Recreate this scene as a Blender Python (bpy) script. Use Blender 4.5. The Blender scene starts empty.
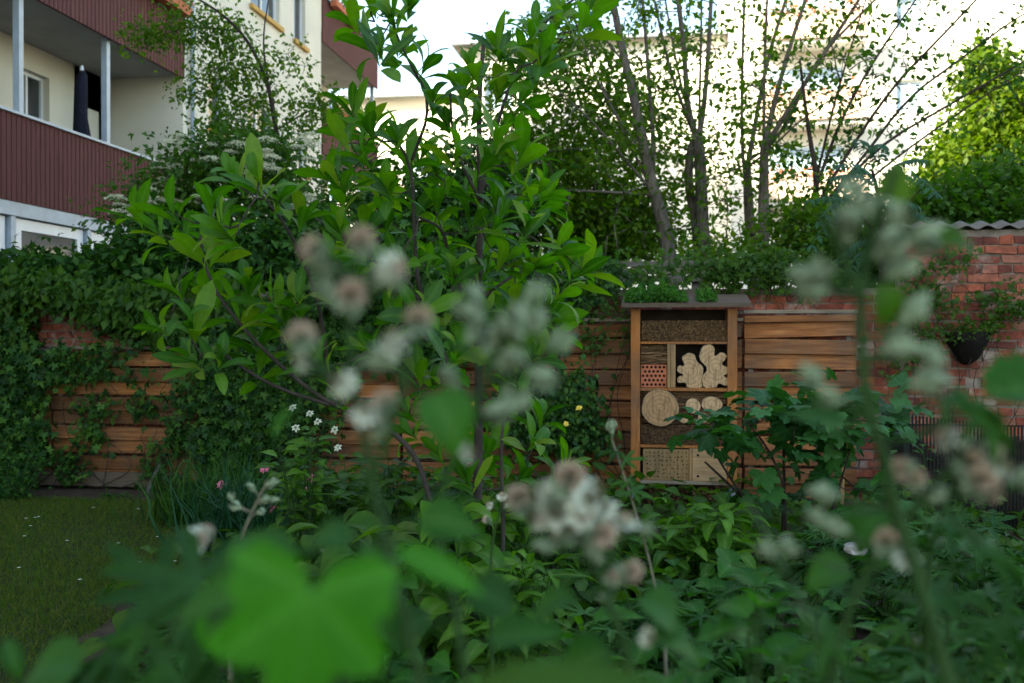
import bpy, math, random
import numpy as np
from mathutils import Vector, Matrix
R = np.random.default_rng(11)
random.seed(5)
C = bpy.context.scene.collection
PI = math.pi
# ------------------------------------------------------------------ camera
CAM = np.array([0.0, 0.0, 1.5]); F = 995.0
YAW = math.radians(8.46); PIT = math.radians(-0.37)
def ray(px, py):
    x, y, z = (px-512)/F, 1.0, -(py-341.5)/F
    y, z = y*math.cos(PIT)-z*math.sin(PIT), y*math.sin(PIT)+z*math.cos(PIT)
    return np.array([x*math.cos(YAW)-y*math.sin(YAW), x*math.sin(YAW)+y*math.cos(YAW), z])
def P(px, py, Y):
    d = ray(px, py); return CAM+d*(Y/d[1])
# ------------------------------------------------------------------ materials
def newmat(name):
    m = bpy.data.materials.new(name); m.use_nodes = True
    nt = m.node_tree; nt.nodes.clear()
    out = nt.nodes.new('ShaderNodeOutputMaterial')
    b = nt.nodes.new('ShaderNodeBsdfPrincipled')
    nt.links.new(b.outputs[0], out.inputs[0])
    return m, nt, b, out
def nd(nt, t, **kw):
    n = nt.nodes.new(t)
    for k, v in kw.items(): setattr(n, k, v)
    return n
def ramp(nt, src, stops):
    r = nd(nt, 'ShaderNodeValToRGB')
    while len(r.color_ramp.elements) < len(stops): r.color_ramp.elements.new(0.5)
    for e, (p, c) in zip(r.color_ramp.elements, stops):
        e.position = p; e.color = (*c, 1) if len(c) == 3 else c
    nt.links.new(src, r.inputs[0]); return r.outputs[0]
def mix(nt, f, a, b, mode='MIX'):
    m = nd(nt, 'ShaderNodeMix', data_type='RGBA', blend_type=mode)
    for i, v in ((0, f), (6, a), (7, b)):
        if isinstance(v, (int, float)): m.inputs[i].default_value = v
        elif isinstance(v, tuple): m.inputs[i].default_value = (*v, 1)
        else: nt.links.new(v, m.inputs[i])
    return m.outputs[2]
def noise(nt, scale, detail=4, vec=None, rough=.55):
    n = nd(nt, 'ShaderNodeTexNoise'); n.inputs['Scale'].default_value = scale
    n.inputs['Detail'].default_value = detail; n.inputs['Roughness'].default_value = rough
    if vec is None:
        tc = nd(nt, 'ShaderNodeTexCoord'); vec = tc.outputs['Object']
    nt.links.new(vec, n.inputs['Vector']); return n.outputs[0]
def coords(nt, sc):
    tc = nd(nt, 'ShaderNodeTexCoord'); mp = nd(nt, 'ShaderNodeMapping')
    mp.inputs['Scale'].default_value = sc; nt.links.new(tc.outputs['Object'], mp.inputs[0]); return mp.outputs[0]
def attr(nt, name):
    a = nd(nt, 'ShaderNodeAttribute'); a.attribute_name = name; return a.outputs['Fac']
def bump(nt, b, h, s=.4, d=.01):
    bp = nd(nt, 'ShaderNodeBump'); bp.inputs['Strength'].default_value = s; bp.inputs['Distance'].default_value = d
    nt.links.new(h, bp.inputs['Height']); nt.links.new(bp.outputs[0], b.inputs['Normal'])
def leafmat(name, cols, rough=.45, trans=.3, rib=None, tcol=None, spec=.4, ribf=.35):
    m, nt, b, out = newmat(name)
    n = len(cols); r = attr(nt, 'rnd')
    col = ramp(nt, r, [(i/(n-1), c) for i, c in enumerate(cols)])
    col = mix(nt, .35, col, ramp(nt, noise(nt, 25, 3), [(.3, (.35, .35, .35)), (.7, (1, 1, 1))]), 'MULTIPLY')
    if rib is not None:
        rr = nd(nt, 'ShaderNodeMath', operation='POWER'); nt.links.new(attr(nt, 'rib'), rr.inputs[0]); rr.inputs[1].default_value = 5
        r2 = nd(nt, 'ShaderNodeMath', operation='MULTIPLY'); nt.links.new(rr.outputs[0], r2.inputs[0]); r2.inputs[1].default_value = ribf
        col = mix(nt, r2.outputs[0], col, rib)
    nt.links.new(col, b.inputs['Base Color'])
    b.inputs['Roughness'].default_value = rough; b.inputs['Specular IOR Level'].default_value = spec
    if trans:
        t = nd(nt, 'ShaderNodeBsdfTranslucent')
        tc = mix(nt, 1.0, col, tcol or (1.6, 1.9, .5), 'MULTIPLY')
        nt.links.new(tc, t.inputs[0])
        ms = nd(nt, 'ShaderNodeMixShader'); ms.inputs[0].default_value = trans
        nt.links.new(b.outputs[0], ms.inputs[1]); nt.links.new(t.outputs[0], ms.inputs[2]); nt.links.new(ms.outputs[0], out.inputs[0])
    return m
def plainmat(name, c, rough=.7, var=.25, scale=6, metal=0, bs=0, sc=(1, 1, 1)):
    m, nt, b, out = newmat(name)
    v = coords(nt, sc); n = noise(nt, scale, 6, v)
    col = mix(nt, 1.0, c, ramp(nt, n, [(.3, (1-var,)*3), (.7, (1+var*.6,)*3)]), 'MULTIPLY')
    nt.links.new(col, b.inputs['Base Color']); b.inputs['Roughness'].default_value = rough; b.inputs['Metallic'].default_value = metal; b.inputs['Specular IOR Level'].default_value = .5 if rough < .5 else .15
    if bs: bump(nt, b, noise(nt, scale*5, 5, v), bs)
    return m
def woodmat(name, cols, axis=0, scale=3.0, rough=.75, rndamt=True, bs=.5):
    m, nt, b, out = newmat(name)
    sc = [18, 18, 18]; sc[axis] = 1.2
    v = coords(nt, tuple(sc))
    if rndamt:
        ad = nd(nt, 'ShaderNodeVectorMath', operation='ADD'); nt.links.new(v, ad.inputs[0])
        mu = nd(nt, 'ShaderNodeMath', operation='MULTIPLY'); nt.links.new(attr(nt, 'rnd'), mu.inputs[0]); mu.inputs[1].default_value = 60
        nt.links.new(mu.outputs[0], ad.inputs[1]); v = ad.outputs[0]
    g = noise(nt, scale, 7, v, .65)
    col = ramp(nt, g, [(.25, cols[0]), (.5, cols[1]), (.75, cols[2])])
    if rndamt: col = mix(nt, .75, col, ramp(nt, attr(nt, 'rnd'), [(0, (.36, .38, .42)), (.3, (.62, .60, .60)), (.6, (.95, .86, .76)), (1, (1.35, 1.2, 1.0))]), 'MULTIPLY')
    big = noise(nt, 1.7, 4)
    col = mix(nt, ramp(nt, big, [(.45, (0, 0, 0)), (.75, (.8, .8, .8))]), col, (.09, .075, .062))
    nt.links.new(col, b.inputs['Base Color']); b.inputs['Roughness'].default_value = rough; b.inputs['Specular IOR Level'].default_value = .15
    bump(nt, b, g, bs, .004); return m
def endgrain(name, c, sc=9):
    m, nt, b, out = newmat(name)
    tc = nd(nt, 'ShaderNodeTexCoord'); w = nd(nt, 'ShaderNodeTexWave', wave_type='RINGS', rings_direction='Y')
    w.inputs['Scale'].default_value = sc; w.inputs['Distortion'].default_value = 3.5; w.inputs['Detail'].default_value = 4; w.inputs['Detail Scale'].default_value = 2
    nt.links.new(tc.outputs['Object'], w.inputs[0])
    col = ramp(nt, w.outputs[1], [(0, tuple(x*.74 for x in c)), (.35, tuple(x*.92 for x in c)), (1, c)])
    col = mix(nt, ramp(nt, noise(nt, 12, 6, coords(nt, (3.5, 1, .7)), .7), [(.48, (0, 0, 0)), (.62, (.8, .8, .8))]), col, tuple(x*.38 for x in c))
    nt.links.new(col, b.inputs['Base Color']); b.inputs['Roughness'].default_value = .85
    bump(nt, b, w.outputs[1], .3, .003); return m

G = lambda *a: a
M = {}
M['magnolia'] = leafmat('magnolia_leaf', [(.022, .10, .005), (.044, .165, .007), (.085, .235, .010), (.16, .25, .018)], .45, .45, rib=(.13, .26, .04), ribf=.4, spec=.3)
M['dark'] = leafmat('dark_leaf', [(.008, .042, .006), (.018, .078, .009), (.034, .115, .012), (.06, .15, .016)], .55, .3, rib=(.05, .12, .03), spec=.2)
M['ivy'] = leafmat('ivy_leaf', [(.006, .032, .006), (.015, .066, .010), (.030, .105, .012), (.075, .17, .016)], .5, .25, rib=(.05, .12, .03), spec=.2)
M['mid'] = leafmat('mid_leaf', [(.022, .075, .008), (.040, .115, .010), (.068, .155, .014)], .5, .42, rib=(.12, .2, .05), spec=.25)
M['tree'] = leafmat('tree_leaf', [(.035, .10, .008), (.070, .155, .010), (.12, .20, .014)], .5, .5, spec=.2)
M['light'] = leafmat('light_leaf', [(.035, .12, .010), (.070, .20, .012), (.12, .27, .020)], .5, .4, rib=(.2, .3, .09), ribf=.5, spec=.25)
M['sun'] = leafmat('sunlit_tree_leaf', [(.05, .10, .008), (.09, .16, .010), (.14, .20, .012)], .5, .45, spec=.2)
M['fig'] = leafmat('broad_lobed_leaf', [(.016, .085, .018), (.030, .13, .027), (.048, .17, .034)], .5, .25, rib=(.06, .17, .06), ribf=.5, spec=.25)
M['ailan'] = leafmat('compound_leaf', [(.009, .058, .022), (.018, .088, .032)], .5, .2, rib=(.05, .13, .05), spec=.25)
M['bramble'] = leafmat('bramble_leaf', [(.016, .085, .010), (.026, .12, .012), (.040, .16, .016)], .6, .42, rib=(.09, .22, .05), ribf=.6, spec=.2)
M['brambledark'] = leafmat('dark_bramble_leaf', [(.010, .055, .007), (.021, .090, .011), (.036, .128, .015)], .6, .2, rib=(.04, .13, .04), ribf=.6, spec=.18)
M['brightleaf'] = leafmat('bright_leaf', [(.030, .17, .012), (.040, .20, .014), (.048, .23, .018)], .6, .45, rib=(.10, .34, .06), ribf=.6, spec=.15)
M['olive'] = leafmat('olive_leaf', [(.040, .11, .008), (.055, .14, .010), (.075, .15, .012)], .6, .4, spec=.2)
M['variegated'] = leafmat('variegated_leaf', [(.045, .14, .015), (.09, .2, .03), (.17, .26, .06)], .5, .3, rib=(.03, .12, .01), ribf=.9, spec=.25)
M['grass'] = leafmat('grass_blade', [(.040, .090, .008), (.065, .130, .010), (.10, .15, .015), (.16, .14, .04)], .7, .3, spec=.15)
M['sedum'] = leafmat('sedum_leaf', [(.022, .10, .012), (.04, .15, .016), (.07, .2, .022)], .5, .3, spec=.25)
M['stemgreen'] = plainmat('green_stem', (.026, .066, .016), .6, .3, 30)
M['stempale'] = plainmat('pale_stem', (.16, .15, .10), .7, .3, 30)
M['bark'] = plainmat('grey_bark', (.135, .115, .095), .9, .55, 9, bs=.8, sc=(3, 3, .6))
M['barkdark'] = plainmat('dark_bark', (.045, .032, .026), .8, .5, 12, bs=.5)
M['barkmag'] = plainmat('magnolia_bark', (.060, .048, .042), .8, .4, 12, bs=.4)
M['petalwhite'] = plainmat('white_petal', (.66, .69, .55), .6, .2, 60)
M['petalgrey'] = plainmat('felted_sepal', (.25, .32, .20), .9, .4, 120)
M['stamen'] = plainmat('brown_stamens', (.58, .45, .34), .9, .25, 200)
M['stamenpale'] = plainmat('pale_stamens', (.50, .46, .26), .9, .4, 200, bs=1)
M['pink'] = plainmat('pink_petal', (.62, .16, .24), .6, .2, 40)
M['yellow'] = plainmat('yellow_petal', (.85, .62, .10), .6, .2, 40)
M['cream'] = plainmat('cream_umbel', (.58, .58, .40), .7, .2, 40)
M['orangeflower'] = plainmat('orange_petal', (.75, .16, .03), .6, .3, 20)
M['plaster'] = plainmat('cream_plaster', (.72, .67, .56), .9, .07, 1.2, bs=.15)
M['plasterwhite'] = plainmat('white_plaster', (.86, .83, .74), .9, .05, .8)
M['salmon'] = plainmat('salmon_plaster', (.80, .60, .46), .9, .12, 1.5)
M['slab'] = plainmat('concrete_slab', (.34, .33, .31), .9, .12, 2)
M['maroon'] = plainmat('maroon_boards', (.115, .040, .037), .75, .3, 5, sc=(6, 6, .5))
M['steel'] = plainmat('blue_grey_steel', (.36, .43, .50), .45, .15, 5)
M['whiteframe'] = plainmat('white_frame', (.78, .80, .82), .4, .06, 5)
M['sill'] = plainmat('ochre_sill', (.55, .33, .10), .8, .15, 5)
m, nt, b, o_ = newmat('dark_glass'); b.inputs['Base Color'].default_value = (.03, .035, .04, 1); b.inputs['Roughness'].default_value = .06; b.inputs['Specular IOR Level'].default_value = .8; M['glass'] = m
m, nt, b, o_ = newmat('pale_glass'); b.inputs['Base Color'].default_value = (.38, .5, .6, 1); b.inputs['Roughness'].default_value = .1; M['paleglass'] = m
M['parasol'] = plainmat('black_parasol_fabric', (.016, .018, .03), .9, .3, 8)
M['rooftile'] = plainmat('grey_roof', (.13, .12, .11), .9, .2, 3)
M['soil'] = plainmat('soil', (.060, .043, .03), .95, .5, 8, bs=1)
M['lawnsoil'] = plainmat('lawn_soil', (.030, .044, .012), .95, .5, 5, bs=.6)
M['plank'] = woodmat('fence_plank', [(.10, .038, .016), (.31, .125, .048), (.52, .25, .105)], 0, 2.2)
M['roofboard'] = woodmat('weathered_roof_board', [(.055, .038, .028), (.11, .08, .058), (.17, .12, .085)], 0, rndamt=False)
M['post'] = woodmat('stained_post', [(.20, .068, .018), (.36, .13, .036), (.46, .20, .07)], 2, rndamt=False)
M['greywood'] = woodmat('grey_weathered_wood', [(.12, .105, .085), (.22, .195, .16), (.31, .28, .24)], 0)
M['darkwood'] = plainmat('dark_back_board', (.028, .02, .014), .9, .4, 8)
M['slat'] = woodmat('pale_slat', [(.22, .12, .055), (.38, .22, .10), (.48, .30, .15)], 2, rndamt=False)
M['paleboard'] = woodmat('pale_board', [(.26, .15, .07), (.42, .26, .13), (.50, .34, .19)], 0, rndamt=False, bs=.2)
M['reedblock'] = woodmat('aged_block', [(.14, .08, .036), (.27, .165, .075), (.36, .23, .11)], 2, rndamt=False)
M['endgrain'] = endgrain('log_end_grain', (.44, .25, .12))
M['endpale'] = endgrain('pale_log_end', (.58, .37, .20))
M['reed'] = leafmat('reed_ends', [(.07, .036, .016), (.20, .11, .05), (.36, .21, .10)], .9, 0)
M['twig'] = leafmat('brown_twigs', [(.06, .03, .015), (.15, .08, .038), (.27, .15, .075)], .9, 0)
M['clay'] = plainmat('red_clay', (.50, .16, .085), .85, .2, 10)
M['hole'] = plainmat('black_hole', (.008, .006, .005), .95, .1, 5)
M['wire'] = plainmat('dark_wire', (.014, .018, .016), .9, .2, 10)
M['pot'] = plainmat('black_liner', (.012, .011, .010), .95, .4, 12, bs=.8)
M['compost'] = plainmat('compost', (.05, .032, .025), .95, .7, 9, bs=1)
M['stone'] = plainmat('grey_stone', (.36, .34, .32), .9, .3, 8, bs=.6)
# brick
m, nt, b, o_ = newmat('old_red_brick')
col = ramp(nt, attr(nt, 'rnd'), [(0, (.15, .038, .028)), (.35, (.26, .062, .038)), (.7, (.40, .105, .055)), (1, (.34, .15, .11))])
col = mix(nt, .6, col, ramp(nt, noise(nt, 22, 6), [(.3, (.4, .4, .4)), (.65, (1.1, 1.1, 1.1))]), 'MULTIPLY')
col = mix(nt, .7, col, ramp(nt, noise(nt, 5, 7, None, .7), [(.35, (.3, .28, .28)), (.6, (1.15, 1.1, 1.05))]), 'MULTIPLY')
eff = ramp(nt, noise(nt, 2.6, 8, None, .68), [(.53, (0, 0, 0)), (.64, (.8, .8, .8))])
col = mix(nt, eff, col, (.40, .35, .31))
nt.links.new(col, b.inputs['Base Color']); b.inputs['Roughness'].default_value = .9
bump(nt, b, noise(nt, 60, 6), .8, .006); M['brick'] = m
M['mortar'] = plainmat('lime_mortar', (.24, .20, .17), .95, .45, 7, bs=1)
# ------------------------------------------------------------------ mesh builder
class MB:
    def __init__(s): s.V = []; s.B = []; s.rnd = []; s.rib = []; s.n = 0
    def add(s, V, faces, rnd=None, rib=None):
        V = np.asarray(V, float).reshape(-1, 3); m = len(V)
        if m == 0: return
        s.V.append(V)
        s.rnd.append(np.full(m, random.random()) if rnd is None else np.broadcast_to(np.asarray(rnd, float), (m,)))
        s.rib.append(np.zeros(m) if rib is None else np.broadcast_to(np.asarray(rib, float), (m,)))
        if isinstance(faces, np.ndarray): s.B.append(faces+s.n)
        else:
            by = {}
            for f in faces: by.setdefault(len(f), []).append(f)
            for fs in by.values(): s.B.append(np.array(fs)+s.n)
        s.n += m
    def box(s, x0, x1, y0, y1, z0, z1, rnd=None):
        v = [(x, y, z) for x in (x0, x1) for y in (y0, y1) for z in (z0, z1)]
        s.add(v, [(0, 1, 3, 2), (4, 6, 7, 5), (0, 4, 5, 1), (2, 3, 7, 6), (0, 2, 6, 4), (1, 5, 7, 3)], rnd)
    def tube(s, pts, rads, sides=6, cap=True):
        pts = np.asarray(pts, float); n = len(pts)
        if n < 2: return
        rads = np.broadcast_to(np.asarray(rads, float), (n,)) if np.ndim(rads) == 0 or len(np.atleast_1d(rads)) == n else np.linspace(rads[0], rads[-1], n)
        T = np.gradient(pts, axis=0); T /= np.linalg.norm(T, axis=1)[:, None]+1e-9
        up = np.array([.13, .97, .2]) if abs(T[0][2]) > .7 else np.array([.05, .1, 1])
        N = np.cross(T, up); N /= np.linalg.norm(N, axis=1)[:, None]+1e-9
        Bn = np.cross(T, N)
        a = np.arange(sides)*2*PI/sides
        V = pts[:, None, :]+rads[:, None, None]*(np.cos(a)[None, :, None]*N[:, None, :]+np.sin(a)[None, :, None]*Bn[:, None, :])
        i = np.arange(n-1)[:, None]*sides; j = np.arange(sides)[None, :]; k = (j+1) % sides
        f = np.stack([i+j, i+k, i+k+sides, i+j+sides], -1).reshape(-1, 4)
        s.add(V.reshape(-1, 3), f)
        if cap:
            s.B.append(np.array([list(range(sides))[::-1]])+s.n-n*sides); s.B.append(np.array([list(range(sides))])+s.n-sides)
    def prism(s, poly, y0, y1, rnd=None, tf=None):
        n = len(poly); V = [(x, y0, z) for x, z in poly]+[(x, y1, z) for x, z in poly]
        if tf: V = [tf(v) for v in V]
        s.add(V, [tuple(range(n)), tuple(range(2*n-1, n-1, -1))]+[((i+1) % n, i, i+n, (i+1) % n+n) for i in range(n)], rnd)
    def scatter(s, T, Pp, D, N, S, rnd=None):
        tv, tf, tr = T
        Pp = np.asarray(Pp, float).reshape(-1, 3); m = len(Pp)
        if m == 0: return
        D = np.broadcast_to(np.asarray(D, float), (m, 3)); N = np.broadcast_to(np.asarray(N, float), (m, 3)); S = np.broadcast_to(np.asarray(S, float), (m,))
        D = D/(np.linalg.norm(D, axis=1)[:, None]+1e-9)
        X = np.cross(D, N); X /= np.linalg.norm(X, axis=1)[:, None]+1e-9
        Z = np.cross(X, D)
        V = Pp[:, None, :]+S[:, None, None]*(tv[None, :, 0:1]*X[:, None, :]+tv[None, :, 1:2]*D[:, None, :]+tv[None, :, 2:3]*Z[:, None, :])
        off = (np.arange(m)*len(tv))[:, None, None]
        if rnd is None: rnd = R.random(m)
        first = True
        V = V.reshape(-1, 3)
        s.V.append(V); s.rnd.append(np.repeat(np.broadcast_to(rnd, (m,)), len(tv))); s.rib.append(np.tile(tr, m))
        for fb in tf: s.B.append((fb[None]+off).reshape(-1, fb.shape[1])+s.n)
        s.n += len(V)
    def build(s, name, mat, parent=None, origin=None, smooth=False):
        me = bpy.data.meshes.new(name)
        if s.n:
            V = np.concatenate(s.V)
            o = np.array(origin if origin is not None else ((0, 0, 0) if parent is None else parent['_o'])) if True else 0
            V = V-o
            me.vertices.add(len(V)); me.vertices.foreach_set('co', V.ravel())
            tot = sum(b.size for b in s.B); me.loops.add(tot)
            me.loops.foreach_set('vertex_index', np.concatenate([b.ravel() for b in s.B]).astype(np.int32))
            cnt = np.concatenate([np.full(len(b), b.shape[1]) for b in s.B])
            me.polygons.add(len(cnt)); st = np.concatenate([[0], np.cumsum(cnt)[:-1]])
            me.polygons.foreach_set('loop_start', st.astype(np.int32)); me.polygons.foreach_set('loop_total', cnt.astype(np.int32))
            me.polygons.foreach_set('use_smooth', np.full(len(cnt), smooth))
            me.update(calc_edges=True)
            for nm, arr in (('rnd', s.rnd), ('rib', s.rib)):
                at = me.attributes.new(nm, 'FLOAT', 'POINT'); at.data.foreach_set('value', np.concatenate(arr).astype(np.float32))
        ob = bpy.data.objects.new(name, me); me.materials.append(mat); C.objects.link(ob)
        if parent is not None: ob.parent = parent
        if origin is not None:
            po = np.array(parent['_o']) if parent is not None else 0
            ob.location = tuple(np.array(origin, float)-po)
        ob['_o'] = tuple(float(x) for x in (origin if origin is not None else (parent['_o'] if parent is not None else (0, 0, 0))))
        return ob
def tag(o, label=None, cat=None, group=None, kind=None):
    if label: o['label'] = label
    if cat: o['category'] = cat
    if group: o['group'] = group
    if kind: o['kind'] = kind
    return o
def thing(name, base, label, cat, group=None):
    o = bpy.data.objects.new(name, None); C.objects.link(o); o.location = tuple(base); o.empty_display_size = .1
    o['_o'] = tuple(float(x) for x in base); return tag(o, label, cat, group)
# ------------------------------------------------------------------ leaf templates
def leafT(wf, n=7, fold=.25, curl=.6, wave=0.0):
    ts = np.linspace(0, 1, n); V = []; rib = []
    y = z = 0; prev = 0
    for i, t in enumerate(ts):
        if i:
            a = curl*(t-.35)*1.6; d = t-prev; y += d*math.cos(a); z -= d*math.sin(a); prev = t
        w = wf(t); zz = abs(w)*fold
        wv = wave*math.sin(t*9)
        V += [(-w, y, z+zz+wv*w), (0, y, z), (w, y, z+zz-wv*w)]; rib += [0, 1, 0]
    f = []
    for i in range(n-1):
        a = i*3; f += [(a, a+1, a+4, a+3), (a+1, a+2, a+5, a+4)]
    return np.array(V), [np.array(f)], np.array(rib, float)
obov = lambda w: (lambda t: w*(max(math.sin(PI*min(1, t**1.45)), 0)**.75)*.98+.006*(1-t))
ovat = lambda w: (lambda t: w*(max(math.sin(PI*t**.72), 0)**.85)+.004*(1-t))
lanc = lambda w: (lambda t: w*(max(math.sin(PI*t**.85), 0)**1.0)+.004*(1-t))
T_mag = [leafT(obov(.150), 8, .22, c, .12) for c in (.15, .5, .9, 1.3)]
T_ov = [leafT(ovat(.30), 6, .25, c, .1) for c in (.1, .6, 1.1)]
T_lan = [leafT(lanc(.17), 7, .25, c, .1) for c in (.2, .8, 1.4)]
T_hosta = [leafT(ovat(.27), 8, .35, c, .1) for c in (.5, 1.1, 1.6)]
T_small = [leafT(ovat(.30), 3, .3, c) for c in (.2, .9)]
T_tiny = [(np.array([(0, 0, 0), (.3, .45, .06), (0, 1, -.1), (-.3, .45, .06)]), [np.array([(0, 1, 2, 3)])], np.array([0, 0, 0, 0.]))]
T_blade = [leafT(lambda t: .045*(1-t)+.002, 4, .1, c) for c in (.4, 1.2, 2.0)]
def palmT(lobes, depth, n_teeth=2, spread=250, cup=.12, base=.12, curl=.25, lobew=1.0):
    # polar outline around the petiole point, lobes as fans with a raised rim between ribs
    V = [(0, 0, 0)]; rib = [1.]; angs = np.radians(np.linspace(-spread/2, spread/2, lobes))
    step = angs[1]-angs[0]; out = []
    for i, a in enumerate(angs):
        L = 1.0-.38*abs(i-(lobes-1)/2)/((lobes-1)/2)
        for k, (da, rr, rb) in enumerate([(-.5, depth, 0), (-.30, .66+.0*L, 0), (-.27, .72, 0), (-.14, .86, 0), (-.11, .92, 0), (0, 1.06, 1), (.11, .92, 0), (.14, .86, 0), (.27, .72, 0), (.30, .66, 0)]):
            r = L*(rr if k else depth); out.append((a+da*step*lobew if k else a+da*step, r, rb))
    out.append((angs[-1]+.5*step, depth*.7, 0))
    for a, r, rb in out:
        V.append((math.sin(a)*r*.62, math.cos(a)*r*.62, -curl*r*r*.5+(cup*r*(0 if rb else 1)*.5))); rib.append(rb)
    n = len(out); f = [(0, i, i+1) for i in range(1, n)]
    return np.array(V), [np.array(f)], np.array(rib)
def lobeT(curl):
    out = [(-150, .30, 0), (-128, .62, 0), (-108, .78, 1), (-96, .70, 0), (-84, .74, 0), (-70, .62, 0), (-58, .86, 0), (-46, .98, 1), (-36, .88, 0), (-26, .74, 0), (-14, .98, 0), (-7, 1.02, 0), (0, 1.16, 1), (7, 1.02, 0), (14, .98, 0), (26, .74, 0), (36, .88, 0), (46, .98, 1), (58, .86, 0), (70, .62, 0), (84, .74, 0), (96, .70, 0), (108, .78, 1), (128, .62, 0), (150, .30, 0)]
    V = [(0, 0, 0)]; rib = [1.]
    for a, q, b in out:
        a = math.radians(a); V.append((math.sin(a)*q*.55, math.cos(a)*q*.55, -curl*q*q*.35+(0 if b else .05*q))); rib.append(b)
    return np.array(V), [np.array([(0, i, i+1) for i in range(1, len(out))])], np.array(rib, float)
T_fig = [lobeT(c) for c in (.0, .3, .6)]
T_ivy = [palmT(5, .55, curl=c, spread=230) for c in (.1, .5)]
T_cut = [palmT(5, .22, curl=c, spread=210, lobew=.72) for c in (.2, .7)]
T_vine = [palmT(3, .80, curl=c, spread=170) for c in (.3, .7)]
def toothT(wd=.36, n=15, curl=.5, veins=True):
    # serrate ovate leaf with 5 columns and pleated side veins
    V = []; rib = []; y = z = 0; prev = 0; f = []
    for i, t in enumerate(np.linspace(0, 1, n)):
        if i:
            a = curl*(t-.3)*1.5; d = t-prev; y += d*math.cos(a); z -= d*math.sin(a); prev = t
        w = ovat(wd)(t); tooth = 1.0+(.10 if i % 2 else -.05)*(0 < i < n-1)
        pl = .012*(1 if i % 2 else -1)
        for k in (-1, -.5, 0, .5, 1):
            ww = w*k*(tooth if abs(k) == 1 else 1)
            V.append((ww, y-(.05*abs(k) if 0 < t < 1 else 0), z+abs(ww)*.3+(pl if k else 0)*(w/wd))); rib.append(1. if k == 0 else (.72 if i % 2 and abs(k) < 1 else 0))
    for i in range(n-1):
        for k in range(4):
            a = i*5+k; f.append((a, a+1, a+6, a+5))
    return np.array(V), [np.array(f)], np.array(rib)
T_heart = [(lambda q: (q[0]*np.array([.62, .62, .62]), q[1], q[2]))(toothT(wd=.50, curl=.5))]
T_tooth = [toothT(curl=c) for c in (.2, .6, 1.1)]

def merge(a, b):
    for q in b.B: a.B.append(q+a.n)
    a.V += b.V; a.rnd += b.rnd; a.rib += b.rib; a.n += b.n; return a
def unit(v): v = np.asarray(v, float); return v/(np.linalg.norm(v, axis=-1, keepdims=True)+1e-9)
def rdirs(n): return unit(R.normal(size=(n, 3)))
def foliage(mb, Ts, pts, D, N, size, var=.3, rnd=None):
    pts = np.asarray(pts, float); m = len(pts)
    if m == 0: return
    D = np.broadcast_to(D, (m, 3)); N = np.broadcast_to(N, (m, 3)); S = size*(1+var*(R.random(m)*2-1)); k = R.integers(0, len(Ts), m)
    if rnd is None: rnd = R.random(m)
    for i, T in enumerate(Ts):
        q = k == i; mb.scatter(T, pts[q], D[q], N[q], S[q], rnd[q])
def curve(a, b, sag=.0, n=6, jit=0.):
    a = np.asarray(a, float); b = np.asarray(b, float); L = np.linalg.norm(b-a); t = np.linspace(0, 1, n)[:, None]
    p = a+(b-a)*t; p[:, 2] += (-sag*L*4*(t*(1-t)))[:, 0]
    if jit: p[1:-1] += R.normal(size=(n-2, 3))*jit*L
    return p
def resample(path, step):
    path = np.asarray(path, float); out = [path[0]]
    for a, b in zip(path[:-1], path[1:]):
        n = max(1, int(np.linalg.norm(b-a)/step))
        for i in range(1, n+1): out.append(a+(b-a)*i/n)
    return np.array(out)
def smooth_path(path, it=2):
    p = np.asarray(path, float)
    for _ in range(it):
        q = [p[0]]
        for a, b in zip(p[:-1], p[1:]): q += [a*.75+b*.25, a*.25+b*.75]
        q.append(p[-1]); p = np.array(q)
    return p
def ell(px, py, Y, rx, ry, rd, n, shell=.4):
    c = P(px, py, Y); k = Y/F
    d = rdirs(n)*(R.random(n)**shell)[:, None]
    return c+d*np.array([rx*k, rd, ry*k])
def colonize(mb, skel, targets, r0=.004, grow=.0012, sag=.05, sides=4, step=.12, up=0.0):
    """joins every target to the nearest point of the branch skeleton, nearest target first; returns arrival directions"""
    sk = [np.asarray(p, float) for p in skel]; tg = np.asarray(targets, float)
    S = np.array(sk); left = list(range(len(tg))); dirs = np.zeros_like(tg)
    dist = np.array([np.min(np.linalg.norm(S-t, axis=1)) for t in tg]); src = np.array([int(np.argmin(np.linalg.norm(S-t, axis=1))) for t in tg])
    while left:
        i = min(left, key=lambda q: dist[q]); left.remove(i)
        a = S[src[i]]; b = tg[i]; L = max(dist[i], 1e-4)
        n = max(3, int(L/step)+2); p = curve(a, b, sag, n, .03)
        r = r0+grow*L*8
        mb.tube(p, np.linspace(r, r0*.6, n), sides)
        dirs[i] = unit(p[-1]-p[-2])
        base = len(S); S = np.concatenate([S, p[1:]])
        for q in left:
            dd = np.linalg.norm(p[1:]-tg[q], axis=1); j = int(np.argmin(dd))
            if dd[j]*1.15 < dist[q]: dist[q] = dd[j]; src[q] = base+j
    return dirs
def px3(path, Y=None):
    return np.array([P(*q) if len(q) == 3 else P(q[0], q[1], Y) for q in path])
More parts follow.
